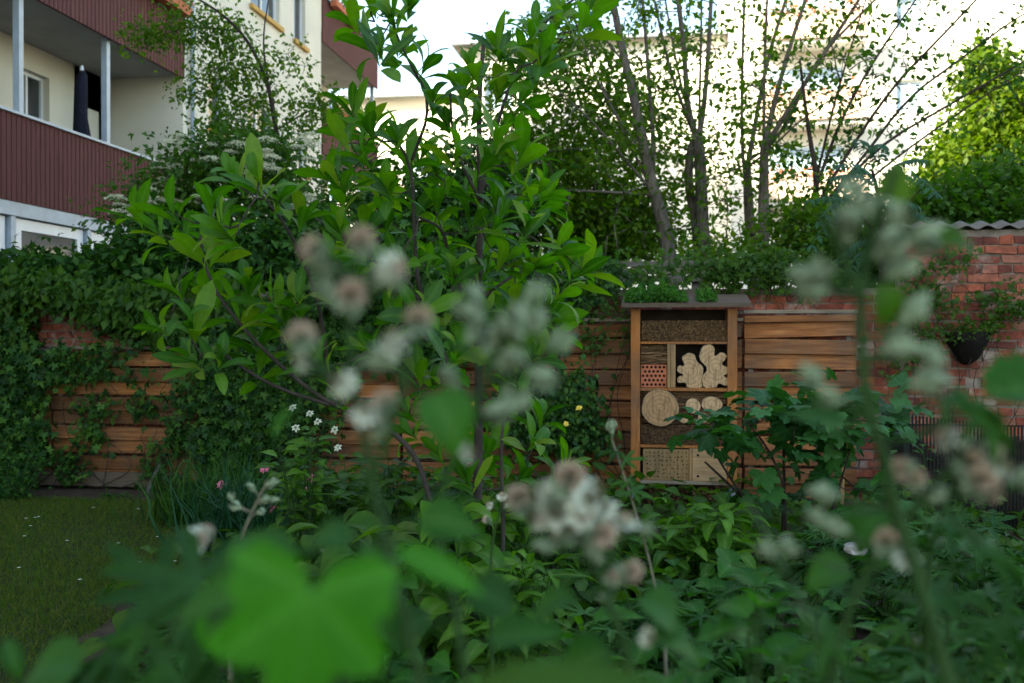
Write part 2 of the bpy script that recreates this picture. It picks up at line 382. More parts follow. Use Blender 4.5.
def woody(name, label, cat, group, limbs, targets, Ts, mat, size, per, spread, bark='bark', tw=.004, droop=.3, down=True, flat=.0, step=.2, sides=7):
    """tree or shrub: limbs = [(points, r0, r1)]"""
    base = np.array(limbs[0][0][0]); t = thing(name, base, label, cat, group)
    tm = MB(); sk = []
    for pts, r0, r1 in limbs:
        p = smooth_path(pts); tm.tube(p, np.linspace(r0, r1, len(p)), sides); sk.append(resample(p, step))
    sk = np.concatenate(sk)
    bm_ = MB()
    colonize(bm_, sk, targets, tw, .0012, .04, 4, step)
    merge(tm, bm_).build('trunk', M[bark], t, smooth=True)
    lf = MB(); n = len(targets)*per
    c = np.repeat(np.asarray(targets), per, axis=0); off = R.normal(size=(n, 3))*spread*.5
    off[:, 2] *= .7
    pos = c+off; D = unit(off)+R.normal(size=(n, 3))*.5; D[:, 2] -= droop
    N = R.normal(size=(n, 3))*(.75-flat*.5); N[:, 2] += 1
    foliage(lf, Ts, pos, D, N, size, .4)
    lf.build('crown', M[mat], t, smooth=True)
    return t
exec_order = []
# ================================================================== SETTING
def ground():
    mb = MB(); n = 60
    mb.add([(-200, -60, -.12), (200, -60, -.12), (200, 400, -.12), (-200, 400, -.12)], [(0, 1, 2, 3)])
    tag(mb.build('ground', M['soil'], origin=(0, 0, -.12)), kind='structure')
    # garden bed with uneven surface
    xs = np.linspace(-9, 7, 90); ys = np.linspace(-3, 9.1, 70)
    X, Y = np.meshgrid(xs, ys); Z = .02*np.sin(X*3+Y)*np.cos(Y*2.3)+R.normal(size=X.shape)*.008
    lawn = (X < LAWN(Y)); Z = np.where(lawn, .0, Z+.04)
    V = np.stack([X, Y, Z], -1).reshape(-1, 3); w = len(xs)
    f = np.array([(j*w+i, j*w+i+1, (j+1)*w+i+1, (j+1)*w+i) for j in range(len(ys)-1) for i in range(w-1)])
    mb = MB(); mb.add(V, f, 0); tag(mb.build('flower_bed_soil', M['soil'], smooth=True), kind='structure')
    mb = MB(); ys = np.linspace(-3, 8.35, 40)
    V = []; f = []
    for i, y in enumerate(ys):
        V += [(-9, y, .016), (float(LAWN(y)), y, .016)]
        if i: f.append((2*i-2, 2*i-1, 2*i+1, 2*i))
    mb.add(V, f); tag(mb.build('lawn', M['lawnsoil']), kind='structure')
    n = 190000; y = 2.2+R.random(n)*6.1; x = -6.9+R.random(n)*(6.9-1.4); q = x < LAWN(y)-.0; 
    dn = np.sin(x*2.1+y)*np.sin(y*1.7-x*.6); q &= R.random(n) < .75+.3*dn
    x, y = x[q], y[q]; n = len(x); D = R.normal(size=(n, 3))*.5; D[:, 2] = 1
    mb = MB(); foliage(mb, T_blade, np.stack([x, y, np.full(n, .012)], 1), D, R.normal(size=(n, 3))+[0, -.3, .2], .048, .5)
    tag(mb.build('grass', M['grass'], smooth=True), 'short dull green lawn grass at the left', None, None, 'stuff')
    mb = MB()
    for i in range(26):
        yy = 4.5+R.random()*3.3; xx = -5+R.random()*2.6
        if xx < LAWN(yy): mb.scatter(T_tiny[0], np.repeat([[xx, yy, .055]], 6, 0), unit(np.array([(math.cos(a), math.sin(a), .2) for a in np.arange(6)*PI/3])), (0, 0, 1), .016)
    tag(mb.build('fallen_petals', M['petalwhite']), 'tiny white petals and daisies scattered on the lawn', None, None, 'stuff')
def LAWN(y): return -2.95-.16*(np.asarray(y)-6)+.12*np.sin(np.asarray(y)*2.1)-.45*np.clip((np.asarray(y)-7.2), 0, 2)
ground()
# ------------------------------------------------------------------ brick walls
def brick_wall(name, label, x0, x1, z1, y=9.22, th=.3, coping=None, broken=False):
    t = thing(name, ((x0+x1)/2, y, -.1), label, 'wall')
    mb = MB(); mb.box(x0, x1, y+.012, y+th, -.1, z1-.01); mb.build('mortar_core', M['mortar'], t)
    mb = MB(); ch = .082; nrow = int((z1+.1)/ch)
    for r in range(nrow):
        z = -.1+r*ch+.006; bl = .262 if r % 2 else .262; x = x0-(0 if r % 2 else .131)+R.random()*.02
        hdr = (r % 3 == 2)
        while x < x1:
            L = .128 if hdr else bl; a, b = max(x, x0)+.005, min(x+L, x1)-.006
            if b-a > .03 and not (broken and r > nrow-2 and R.random() < .4):
                j = R.normal(size=8)*.0055; pr = R.random()*.018; rv = R.random()
                if R.random() > .025:
                    v = [(a+j[0], y-pr, z+j[1]), (b+j[2], y-pr+j[3], z+j[4]), (b+j[5], y-pr, z+ch-.015+j[6]), (a+j[7], y-pr, z+ch-.015)]
                    vb = [(q[0], y+.03, q[2]) for q in v]
                    mb.add(v+vb, [(0, 1, 2, 3), (1, 0, 4, 5), (2, 1, 5, 6), (3, 2, 6, 7), (0, 3, 7, 4)], rv)
            x += L
    mb.build('bricks', M['brick'], t)
    if coping == 'tiles':
        mb = MB(); n = int((x1-x0)/.02); V = []; f = []
        for i in range(n+1):
            x = x0-.03+i*(x1-x0+.06)/n; s = .016*math.cos((x-x0)*2*PI/.17)
            for yy, zz in ((y-.05, z1+.004), (y-.05, z1+.018), (y+th/2, z1+.07), (y+th+.07, z1+.03), (y+th+.07, z1+.012)): V.append((x, yy, zz+s))
            if i:
                for k in range(4): f.append(((i-1)*5+k, (i-1)*5+k+1, i*5+k+1, i*5+k))
        mb.add(V, f, .3); mb.build('pantile_coping', M['rooftile'], t, smooth=True)
    return t
brick_wall('garden_wall', 'low old red brick wall behind the wooden fence, overgrown along its top', -9, 2.1, 1.93, 9.24)
brick_wall('garden_wall', 'tall old brick wall with pale mortar patches and wavy tile coping at the right', 2.1, 7.5, 2.42, 9.10, coping='tiles')
# fence panels
def fence(label, x0, x1, top, seed, y=9.05, cap=True):
    t = thing('fence_panel', ((x0+x1)/2, y, 0), label, 'fence', 'wooden fence panels in front of the brick wall')
    mb = MB(); z = .06; k = 0; h = .148
    while z < top-.03:
        zz = min(z+h, top); yy = y+(-.024 if k % 2 else .012)
        a = R.normal()*.003; rv = R.random()
        xs_ = [x0+R.random()*.006, x1-R.random()*.006]; tl = R.normal()*.004; zt_ = zz-.016-abs(R.normal())*.003
        mb.add([(xs_[i], yy+dy, zq+(tl if i else -tl)) for i in (0, 1) for dy, zq in ((-.011, z+.004), (-.011, zt_-.006), (-.005, zt_), (.011, zt_), (.011, z))],
               [(0, 1, 6, 5), (1, 2, 7, 6), (2, 3, 8, 7), (3, 4, 9, 8), (4, 0, 5, 9), (0, 4, 3, 2, 1), (5, 6, 7, 8, 9)], rv)
        z += h*(1.02 if k % 2 else .90); k += 1
    mb.build('boards', M['plank'], t)
    n = max(2, int((x1-x0)/.9)+1)
    for i in range(n):
        x = x0+.06+(x1-x0-.12)*i/(n-1); mb = MB(); mb.box(x-.022, x+.022, y+.028, y+.065, .02, top-.02); mb.build('batten', M['greywood'], t)
    if cap:
        mb = MB(); mb.box(x0-.01, x1+.01, y-.045, y+.06, top+.003, top+.032); mb.build('cap_rail', M['greywood'], t)
fence('leftmost low wooden fence panel, mostly buried under creeper', -8.6, -5.95, 1.34, 1)
fence('low orange-brown fence panel with bare boards between two curtains of creeper', -5.93, -4.15, 1.36, 2)
fence('fence panel hidden behind the dark climber left of the magnolia', -4.13, -2.4, 1.50, 3)
fence('fence panel glimpsed behind the pale blurred flower heads', -2.38, -.92, 1.60, 4)
fence('weathered fence panel directly left of the insect hotel', -.90, .72, 1.62, 5)
fence('orange-brown fence panel right of the insect hotel under a grey cap rail', .74, 1.70, 1.69, 6)
# grey weathered board rail behind the wall top
t = thing('board_fence', (-.2, 10, 0), 'grey weathered rail fence above the wall top behind the insect hotel', 'fence')
mb = MB()
for z0, z1 in ((2.03, 2.09), (2.105, 2.165), (2.18, 2.235)): mb.box(-.62, 1.25, 9.98, 10.02, z0, z1)
mb.build('boards', M['greywood'], t)
mb = MB(); a = P(530, 275, 10); b_ = P(628, 262, 10); mb.prism([(a[0], a[2]-.05), (b_[0], b_[2]-.05), (b_[0], b_[2]), (a[0], a[2])], 9.95, 9.975); mb.build('sloping_rail', M['greywood'], t)
for x in (-.55, .35, 1.2):
    mb = MB(); mb.box(x-.04, x+.04, 10.03, 10.11, -.1, 2.2); mb.build('post', M['greywood'], t)
# ------------------------------------------------------------------ insect hotel
HY = 8.62      # front plane
t = H = thing('insect_hotel', (P(684, 500, HY)[0], HY+.1, 0), 'tall wooden insect hotel with log slices, brick and reed compartments', 'insect hotel')
hx = lambda px: P(px, 400, HY)[0]
hz = lambda py: P(684, py, HY)[2]
def hbox(name, mat, x0, x1, z0, z1, y0=HY, y1=HY+.24, px=True):
    mb = MB()
    if px: x0, x1, z0, z1 = hx(x0), hx(x1), hz(z0), hz(z1)
    mb.box(x0, x1, y0, y1, min(z0, z1), max(z0, z1)); return mb.build(name, M[mat], t)
for a, b_ in ((631, 640), (727.5, 737)):
    hbox('post', 'post', hx(a), hx(b_), .22, hz(309), px=False, y0=HY-.01)
    hbox('post_shoe', 'steel', hx(a)+.012, hx(b_)-.012, .0, .22, y0=HY+.02, y1=HY+.07, px=False)
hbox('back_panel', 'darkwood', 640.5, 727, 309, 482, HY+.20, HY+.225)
mb = MB(); x0, x1 = hx(622), hx(750); zf = hz(307.5)
mb.add([(x0, HY-.10, zf), (x1, HY-.10, zf), (x1, HY+.36, zf+.09), (x0, HY+.36, zf+.09), (x0, HY-.10, zf+.035), (x1, HY-.10, zf+.035), (x1, HY+.36, zf+.125), (x0, HY+.36, zf+.125)],
       [(0, 1, 2, 3), (4, 5, 6, 7), (0, 1, 5, 4), (1, 2, 6, 5), (2, 3, 7, 6), (3, 0, 4, 7)]); mb.build('roof', M['roofboard'], t)
for z0, z1 in ((341.5, 344), (388, 391), (445.5, 448), (481, 484.5)): hbox('shelf', 'post' if z0 < 480 else 'greywood', 640.3, 727.2, z0, z1, HY+.004, HY+.2)
hbox('upright', 'slat', 667.3, 670.2, 344.3, 387.7, HY+.002, HY+.2)
hbox('pale_slat', 'slat', 670.6, 675.5, 344.3, 387.7, HY+.01, HY+.2)
hbox('upright', 'slat', 689.5, 692, 448.3, 480.7, HY+.004, HY+.2)
def reeds(name, mat, x0, x1, z0, z1, rad, horizontal=False, label=None, depth=.02):
    X0, X1, Z1, Z0 = hx(x0), hx(x1), hz(z0), hz(z1); mb = MB()
    if horizontal:
        n = int((Z1-Z0)*(X1-X0)/(rad*.1))
        for i in range(n):
            x = X0+R.random()*(X1-X0); z = Z0+rad+R.random()*(Z1-Z0-2*rad); L = .05+R.random()*.12
            a = np.array([max(x-L, X0), HY+depth+R.random()*.05, z]); b2 = np.array([min(x+L, X1), HY+depth+R.random()*.05, np.clip(z+R.normal()*.015, Z0+rad, Z1-rad)])
            mb.tube([a, b2], rad*(.6+R.random()*.7), 5)
    else:
        z = Z0+rad
        while z < Z1-rad*.5:
            x = X0+rad*(1+R.random())
            while x < X1-rad*.6:
                r = rad*(.65+R.random()*.45); y = HY+depth+R.random()*.03
                mb.tube([(x, y, z), (x, y+.1, z)], r, 6)
                x += 2.0*rad
            z += 1.75*rad
    mb.build(name, M[mat], t, smooth=False)
reeds('reed_bundle', 'reed', 641, 727, 320, 341, .005)
reeds('straw_fill', 'reed', 641, 666.8, 345, 364.5, .0035, True)
reeds('twig_fill', 'twig', 641, 727, 391, 425, .0045, True, depth=.06)
reeds('twig_bundle', 'twig', 641, 727, 425, 445, .005)
hbox('clay_brick', 'clay', 641, 666.5, 365, 387.5, HY+.03, HY+.14)
mb = MB()
for i in range(6):
    for j in range(5):
        x = hx(643+i*4.2+(j % 2)*2.1); z = hz(367.3+j*4.4); mb.tube([(x, HY+.026, z), (x, HY+.04, z)], .0125, 6) if x < hx(665.5) else None
mb.build('brick_holes', M['hole'], t)
def log(name, poly, d0=.02, d1=.12, mat='endpale'):
    c = np.mean(poly, axis=0); pts = [(hx(a), hz(b)) for a, b in poly]; cc = (hx(c[0]), HY+d0, hz(c[1]))
    mb = MB(); mb.prism(pts, HY+d0, HY+d1); o = mb.build(name, M[mat], t, origin=cc)
    m2 = MB(); m2.prism([(cc[0]+(x-cc[0])*1.03, cc[2]+(z-cc[2])*1.03) for x, z in pts], HY+d0+.004, HY+d1-.004)
    m2.build('bark', M['bark'], o); return o
zc = lambda L: [(610+a/3.107, 280+b/3.105) for a, b in L]
def blob(c, r, n=26, w=.03, e=1.0):
    return [(c[0]+r*math.cos(a)*(1+w*math.sin(3*a+1)+w*.5*math.sin(7*a)), c[1]+e*r*math.sin(a)*(1+w*math.sin(2*a))) for a in np.arange(n)*2*PI/n]
def densify(L):
    p = np.array(L+[L[0]], float); q = []
    for _ in range(1):
        for a, b in zip(p[:-1], p[1:]): q += [tuple(a*.8+b*.2), tuple(a*.2+b*.8)]
    return q
log('lobed_log_slice', densify(zc([(292, 335), (284, 302), (306, 276), (276, 244), (286, 207), (310, 198), (326, 210), (324, 240), (348, 222), (366, 238), (344, 262), (370, 272), (366, 290), (350, 296), (373, 308), (362, 330), (338, 318), (330, 334)])), .015, .09)
log('lobed_log_slice', densify(zc([(240, 335), (236, 318), (210, 320), (210, 302), (232, 296), (208, 284), (212, 266), (234, 268), (222, 240), (244, 226), (264, 232), (268, 252), (290, 270), (289, 295), (286, 318), (288, 335)])), .03, .10)
log('round_log_slice', blob((660, 408), 18.3), -.005, .15, 'endgrain')
log('round_log_slice', blob((693, 406), 7.5, 18), .02, .14)
log('round_log_slice', blob((712, 404), 10.5, 20, .05, .7), .03, .14)
log('round_log_slice', blob((684, 419), 4.5, 14), .03, .13)
log('round_log_slice', blob((703, 418), 5, 14), .035, .13)
o = hbox('drilled_wood_block', 'reedblock', 643, 689, 449.5, 480.6, HY+.01, HY+.16)
mb = MB()
for i in range(11):
    for j in range(7):
        x = hx(646.5+i*4.0+R.normal()*.6); z = hz(453+j*4.1+R.normal()*.6); r = .004+R.random()*.0035
        mb.tube([(x, HY+.0085, z), (x, HY+.02, z)], r, 8)
mb.build('drill_holes', M['hole'], o)
o = hbox('nesting_board', 'paleboard', 692.5, 727, 448.6, 480.7, HY+.0, HY+.03)
mb = MB()
for a, b_ in ((698, 476), (721, 456), (698, 455)): mb.tube([(hx(a), HY-.002, hz(b_)), (hx(a), HY+.01, hz(b_))], .011, 12)
mb.build('entrance_holes', M['hole'], o)
mb = MB()                                   # wire mesh over the lobed slices' compartment
for px in np.arange(677, 728, 2.3): mb.tube([(hx(px), HY+.003, hz(345)), (hx(px), HY+.003, hz(387.5))], .0003, 3)
for py in np.arange(346, 388, 2.3): mb.tube([(hx(676), HY+.0045, hz(py)), (hx(727), HY+.0045, hz(py))], .0003, 3)
mb.build('wire_mesh', M['pot'], t)
# pine cones beneath
mb = MB()
for i in range(240):
    x = hx(643)+R.random()*(hx(724)-hx(643)); y = HY+.02+R.random()*.22; z = .06+R.random()*.20*1.0
    c = np.array([x, y, z]); m_ = 14; d = rdirs(m_)
    mb.scatter(T_tiny[0], np.repeat(c[None], m_, 0)+d*.012, d, rdirs(m_), .03, np.full(m_, R.random()))
tag(mb.build('bark_mulch', M['twig'], origin=(hx(684), HY+.1, 0)), 'brown cone and bark litter heaped under the insect hotel', None, None, 'stuff')
# sedum on the roof
def sedum(label, px0, px1, n, hgt, drop=0):
    mb = MB(); x = hx(px0)+R.random(n)*(hx(px1)-hx(px0)); w = (hx(px1)-hx(px0))
    u = (x-hx(px0))/w; y = HY-.10+R.random(n)*.42; pr = np.sin(u*PI)**.5*(.6+.4*np.sin(u*23)*np.sin(u*11+1))
    z = zf+.04+(y-HY+.1)*.2+R.random(n)*hgt*np.clip(pr, .05, 1)
    D = R.normal(size=(n, 3))*.7; D[:, 2] += .6
    foliage(mb, T_tiny, np.stack([x, y, z], 1), D, rdirs(n), .028, .4)
    o = mb.build('stonecrop', M['sedum'], origin=((hx(px0)+hx(px1))/2, HY+.1, zf+.04)); tag(o, label, 'plant')
sedum('dense bright green cushion of stonecrop on the left half of the insect hotel roof', 626, 686, 6500, .15)
sedum('small tuft of stonecrop on the right part of the insect hotel roof', 697, 716, 900, .09)
# ------------------------------------------------------------------ hanging planter
pc = P(971, 345, 8.95)
t = thing('wall_planter', pc, 'black basket planter with trailing plants fixed to the tall brick wall', 'planter')
mb = MB(); V = []; f = []; n = 14; prof = [(-.17, .03), (-.12, .09), (0, .15), (.11, .185), (.11, .16)]
for k, (z, r) in enumerate(prof):
    for i in range(n):
        a = PI*i/(n-1); V.append(pc+[r*math.cos(a)*1.05, .13-r*math.sin(a)*1.4, z])
    if k:
        for i in range(n-1): f.append(((k-1)*n+i, (k-1)*n+i+1, k*n+i+1, k*n+i))
mb.add(V, f); mb.build('basket', M['pot'], t, smooth=True)
mb = MB(); mb.box(pc[0]-.13, pc[0]+.13, pc[1]-.02, pc[1]+.13, pc[2]+.04, pc[2]+.075); mb.build('potting_soil', M['soil'], t)
mb = MB(); mb.tube(px3([(950, 338), (968, 315), (990, 338)], 8.93), .004, 5); mb.build('hanger', M['wire'], t)
mb = MB(); n = 260; q = pc+np.stack([R.normal(size=n)*.12, -np.abs(R.normal(size=n))*.06, .12+R.normal(size=n)*.05], 1)
foliage(mb, T_small, q, R.normal(size=(n, 3))+[0, -.3, .2], R.normal(size=(n, 3))+[0, -.5, .8], .05)
n = 160; u = R.random(n); q = pc+np.stack([.1+u*.5+R.normal(size=n)*.03, -.08+R.normal(size=n)*.03, .16+.12*np.sin(u*2.5)+R.normal(size=n)*.03], 1)
foliage(mb, T_small, q, R.normal(size=(n, 3))+[.3, -.3, 0], R.normal(size=(n, 3))+[0, -.3, 1], .05); mb.build('trailing_foliage', M['mid'], t)
# bamboo stake
mb = MB(); mb.tube(px3([(843, 470), (846, 392)], 7.4), .011, 8); q = P(843, 470, 7.4); mb.tube([(q[0]-.01, 7.4, 0), q], .011, 8)
tag(mb.build('garden_stake', M['slat'], origin=(q[0], 7.4, 0)), 'upright wooden stake rising behind the lobed-leaf shrub', 'stake')
# compost bin of wire mesh
cb = P(968, 500, 7.9); t = thing('compost_bin', (cb[0], 8.2, 0), 'dark wire mesh compost bin below the tall brick wall', 'compost bin')
x0, x1 = P(905, 450, 7.9)[0], P(1060, 450, 7.9)[0]; zt = P(960, 415, 7.9)[2]
mb = MB()
for x in np.arange(x0, x1, .026): mb.box(x-.006, x+.006, 7.89, 7.90, .03, zt-.1*(x-x0))
for z in np.arange(.1, zt, .24): mb.box(x0, x1, 7.902, 7.908, z-.006, z+.006)
for y in np.arange(7.93, 8.7, .03): mb.box(x0-.004, x0+.004, y-.006, y+.006, .03, zt)
mb.build('wire_panel', M['wire'], t)
for x in (x0, x1):
    mb = MB(); mb.box(x-.02, x+.02, 7.85, 7.885, 0, zt+.03); mb.build('corner_post', M['wire'], t)
mb = MB(); n = 24; V = []; f = []
for j in range(8):
    for i in range(n): V.append((x0+.05+(x1-x0-.1)*i/(n-1), 7.95+j*.1, (.55+.12*math.sin(i*.7)+R.random()*.06)*(1 if 0 < j else .0)))
for j in range(7):
    for i in range(n-1): f.append((j*n+i, j*n+i+1, (j+1)*n+i+1, (j+1)*n+i))
mb.add(V, f); mb.build('compost_heap', M['compost'], t)
# stones at the bed edge, leaning plank
for k, (px, py, Y, s, lab) in enumerate([(855, 549, 4.4, .05, 'pale grey stone among dark leaves under the lobed-leaf shrub'), (108, 512, 8.3, .05, 'small pale stone lying at the foot of the left fence')]):
    c = P(px, py, Y); me = bpy.data.meshes.new('stone'); import bmesh
    bm = bmesh.new(); bmesh.ops.create_icosphere(bm, subdivisions=2, radius=s)
    for v in bm.verts: v.co = v.co*(1+random.uniform(-.18, .18)); v.co.z *= .6
    bm.to_mesh(me); bm.free(); me.materials.append(M['stone']); o = bpy.data.objects.new('stone', me); C.objects.link(o); o.location = c; tag(o, lab, 'stone')
mb = MB(); a = P(140, 508, 8.75); b_ = P(160, 462, 8.95); mb.tube([a, b_], .02, 4); tag(mb.build('loose_batten', M['greywood'], origin=a), 'short grey batten leaning against the low left fence', 'wood')
mb = MB(); mb.box(-6.2, -4.55, 8.98, 9.0, .03, .17); o = mb.build('kick_board', M['roofboard'], origin=(-5.3, 9, 0)); tag(o, 'weathered grey board standing along the foot of the left fence', 'board')

# ================================================================== BUILDINGS
def facade(mb, axis, c, u0, u1, z0, z1, holes, depth, sgn):
    """wall sheet with recessed openings; axis 'x': plane x=c, u=y; axis 'y': plane y=c, u=x; recess goes towards -sgn"""
    us = sorted({u0, u1, *[h[0] for h in holes], *[h[1] for h in holes]}); zs = sorted({z0, z1, *[h[2] for h in holes], *[h[3] for h in holes]})
    pt = (lambda u, z, d: (c-sgn*d, u, z)) if axis == 'x' else (lambda u, z, d: (u, c-sgn*d, z))
    for a, b in zip(us[:-1], us[1:]):
        for e, g in zip(zs[:-1], zs[1:]):
            if any(h[0] <= a and b <= h[1] and h[2] <= e and g <= h[3] for h in holes): continue
            mb.add([pt(a, e, 0), pt(b, e, 0), pt(b, g, 0), pt(a, g, 0)], [(0, 1, 2, 3)], .5)
    for h in holes:
        a, b, e, g = h[:4]; q = [(a, e), (b, e), (b, g), (a, g)]
        for i in range(4):
            (p, r), (s, w) = q[i], q[(i+1) % 4]; mb.add([pt(p, r, 0), pt(s, w, 0), pt(s, w, depth), pt(p, r, depth)], [(0, 1, 2, 3)], .5)
def window(t, axis, c, h, sgn, depth, fr='whiteframe', gl='glass', fw=.06, bars=(1, 1), sill=None):
    a, b, e, g = h
    def bx(mb, u0, u1, z0, z1, d0, d1):
        lo, hi = sorted((c-sgn*d0, c-sgn*d1))
        if axis == 'x': mb.box(lo, hi, u0, u1, z0, z1)
        else: mb.box(u0, u1, lo, hi, z0, z1)
    mb = MB(); bx(mb, a, a+fw, e, g, depth-.06, depth); bx(mb, b-fw, b, e, g, depth-.06, depth)
    bx(mb, a+fw, b-fw, e, e+fw, depth-.06, depth); bx(mb, a+fw, b-fw, g-fw, g, depth-.06, depth)
    for i in range(1, bars[0]): u = a+(b-a)*i/bars[0]; bx(mb, u-fw*.4, u+fw*.4, e+fw, g-fw, depth-.055, depth)
    for i in range(1, bars[1]): z = e+(g-e)*i/bars[1]; bx(mb, a+fw, b-fw, z-fw*.4, z+fw*.4, depth-.05, depth-.003)
    w = mb.build('window', M[fr], t)
    mb = MB(); bx(mb, a+.01, b-.01, e+.01, g-.01, depth-.02, depth-.01); mb.build('pane', M[gl], w)
    if sill:
        mb = MB(); bx(mb, a-.08, b+.08, e-.1, e-.003, -.09, depth-.07); mb.build('sill', M[sill], w)
X = -9.0
B = thing('apartment_building', (-13, 5, 0), 'cream apartment building on the left with maroon boarded balconies', 'building')
mb = MB()
lw = []
# facade holes: loggia bays are whole column openings from z 3.2 up to 12
holes1 = [(21.05, 22.75, 8.85, 10.3), (23.7, 24.5, 8.85, 10.15), (18.95, 19.7, 5.7, 6.9), (24.0, 24.6, 5.6, 6.7), (20.9, 22.3, 5.55, 6.8)]
facade(mb, 'x', X, 17.87, 25.69, -.1, 16, holes1, .18, 1)
mb.box(X-2.2, X-1.7, 17.88, 25.68, -.1, 16)
bayh = []
for zb in (3.4, 6.4, 9.4, 12.4): bayh += [(13.0, 14.1, zb+1.0, zb+2.6), (15.2, 16.1, zb+1.0, zb+2.6), (16.85, 17.65, zb+.26, zb+2.35), (27, 28.6, zb+.9, zb+2.3)]
facade(mb, 'x', X-1.6, -30, 17.87, -.1, 16, [h for h in bayh if h[1] < 17], .2, 1)
facade(mb, 'x', X-1.6, 25.69, 31.0, -.1, 16, [h for h in bayh if h[1] > 17], .2, 1)
for y in (17.87, 25.69, 31.0, -30, 8.2):   # cross walls between plane and recess
    pass
mb.box(X-1.6, X-.001, 17.872, 18.05, -.1, 15.99); mb.box(X-1.6, X-.001, 25.5, 25.688, -.1, 15.99)
mb.box(X-11, X-1.62, 30.8, 31.0, -.1, 16); mb.box(X-11, X-1.9, -30.2, -30, -.1, 16); mb.box(X-11.2, X-11, -30, 31, -.1, 16); mb.box(X-11, X-1.9, -30, 31, 15.8, 15.95)
facade(mb, 'x', X, -30, 8.2, -.1, 16, [], .1, 1); mb.box(X-1.6, X-.001, 8.0, 8.19, -.1, 15.99)
mb.build('wall', M['plaster'], B)
for h in holes1: window(B, 'x', X, h, 1, .16, bars=(2 if h[1]-h[0] > 1 else 1, 1), sill='sill')
for h in bayh: window(B, 'x', X-1.6, h, 1, .18, bars=(2, 2))
def railing(y0, y1, z0, z1):
    mb = MB(); V = []; f = []; y = y0; i = 0; pr = [(0, 0), (.085, 0), (.092, -.014), (.103, -.014), (.11, 0)]
    ys = []
    while y < y1:
        for dy, dx in pr[:-1]: ys.append((min(y+dy, y1), dx))
        y += .11
    ys.append((y1, 0))
    for i, (yy, dx) in enumerate(ys):
        V += [(X+.05+dx, yy, z0), (X+.05+dx, yy, z1), (X+.0, yy, z0), (X+.0, yy, z1)]
        if i: a = 4*i-4; f += [(a, a+4, a+5, a+1), (a+2, a+3, a+7, a+6), (a, a+2, a+6, a+4), (a+1, a+5, a+7, a+3)]
    f += [(0, 1, 3, 2)]; a = 4*(len(ys)-1); f += [(a, a+2, a+3, a+1)]
    mb.add(V, f); r = mb.build('balcony_railing', M['maroon'], B)
    mb = MB(); mb.box(X-.03, X+.09, y0-.02, y1+.03, z1+.002, z1+.04); mb.build('handrail', M['steel'], r)
for y0, y1 in ((8.22, 17.84), (25.72, 30.95)):
    for zb in (3.4, 6.4, 9.4, 12.4):
        mb = MB(); mb.box(X-1.58, X-.003, y0, y1, zb+.03, zb+.25); mb.build('balcony_slab', M['slab'], B)
        if zb < 12: railing(y0, y1, zb-.02, zb+1.2)
    for zb in ((4.66, 6.42), (7.66, 9.42)):
        for y in ((13.1, 15.38, 10.5) if y0 < 20 else (30.85,)):
            mb = MB(); mb.box(X-.16, X-.06, y-.05, y+.05, zb[0]-.9, zb[1]); mb.build('balcony_post', M['steel'], B)
# ground floor conservatory front
mb = MB(); mb.box(X-.1, X+.03, 8.22, 17.86, 3.18, 3.375); mb.build('beam', M['steel'], B)
for i, (a, b) in enumerate(((8.3, 10.9), (11.0, 12.7), (12.9, 14.6), (14.75, 16.2), (16.35, 17.8))):
    window(B, 'x', X, (a, b, .3, 3.16), 1, .1, fw=.16, bars=(1, 2))
for y in (10.95, 12.8, 14.68, 16.28):
    mb = MB(); mb.box(X-.13, X+.02, y-.05, y+.05, 0, 3.17); mb.build('balcony_post', M['steel'], B)
mb = MB(); mb.tube([(X+.07, 18.12, 0), (X+.07, 18.12, 15.9)], .045, 10); mb.build('drainpipe', M['steel'], B, smooth=True)
mb = MB(); mb.add([(X+.35, -30.3, 15.9), (X+.35, 31.3, 15.9), (X-5.5, 31.3, 19), (X-5.5, -30.3, 19), (X-11.5, 31.3, 15.9), (X-11.5, -30.3, 15.9)], [(0, 1, 2, 3), (3, 2, 4, 5), (1, 4, 2), (0, 3, 5), (0, 5, 4, 1)]); mb.build('roof', M['clay'], B)
# parasol on the balcony
c = np.array([X-.30, 15.0, 3.62]); t = thing('closed_parasol', c, 'closed black parasol standing behind the maroon balcony railing', 'parasol')
mb = MB(); mb.tube([c, c+[0, 0, 2.2]], .022, 8); mb.build('pole', M['steel'], t)
mb = MB(); n = 16; prof = [(.45, .10), (.5, .14), (.9, .135), (1.4, .09), (1.9, .085), (2.1, .07), (2.18, .03)]; V = []; f = []
for k, (z, r) in enumerate(prof):
    for i in range(n):
        a = 2*PI*i/n; rr = r*(1+(.22 if i % 2 else -.18)); V.append(c+[rr*math.cos(a), rr*math.sin(a)+.05*math.sin(z*3), z])
        if k: f.append(((k-1)*n+i, (k-1)*n+(i+1) % n, k*n+(i+1) % n, k*n+i))
mb.add(V, f); mb.build('canopy', M['parasol'], t, smooth=True)
mb = MB(); mb.tube([c, c+[0, 0, .07]], .25, 16); mb.build('base', M['stone'], t)
mb = MB(); mb.tube([c+[0, 0, 2.18], c+[0, 0, 2.26]], [.03, .02], 8); mb.build('finial', M['whiteframe'], t)
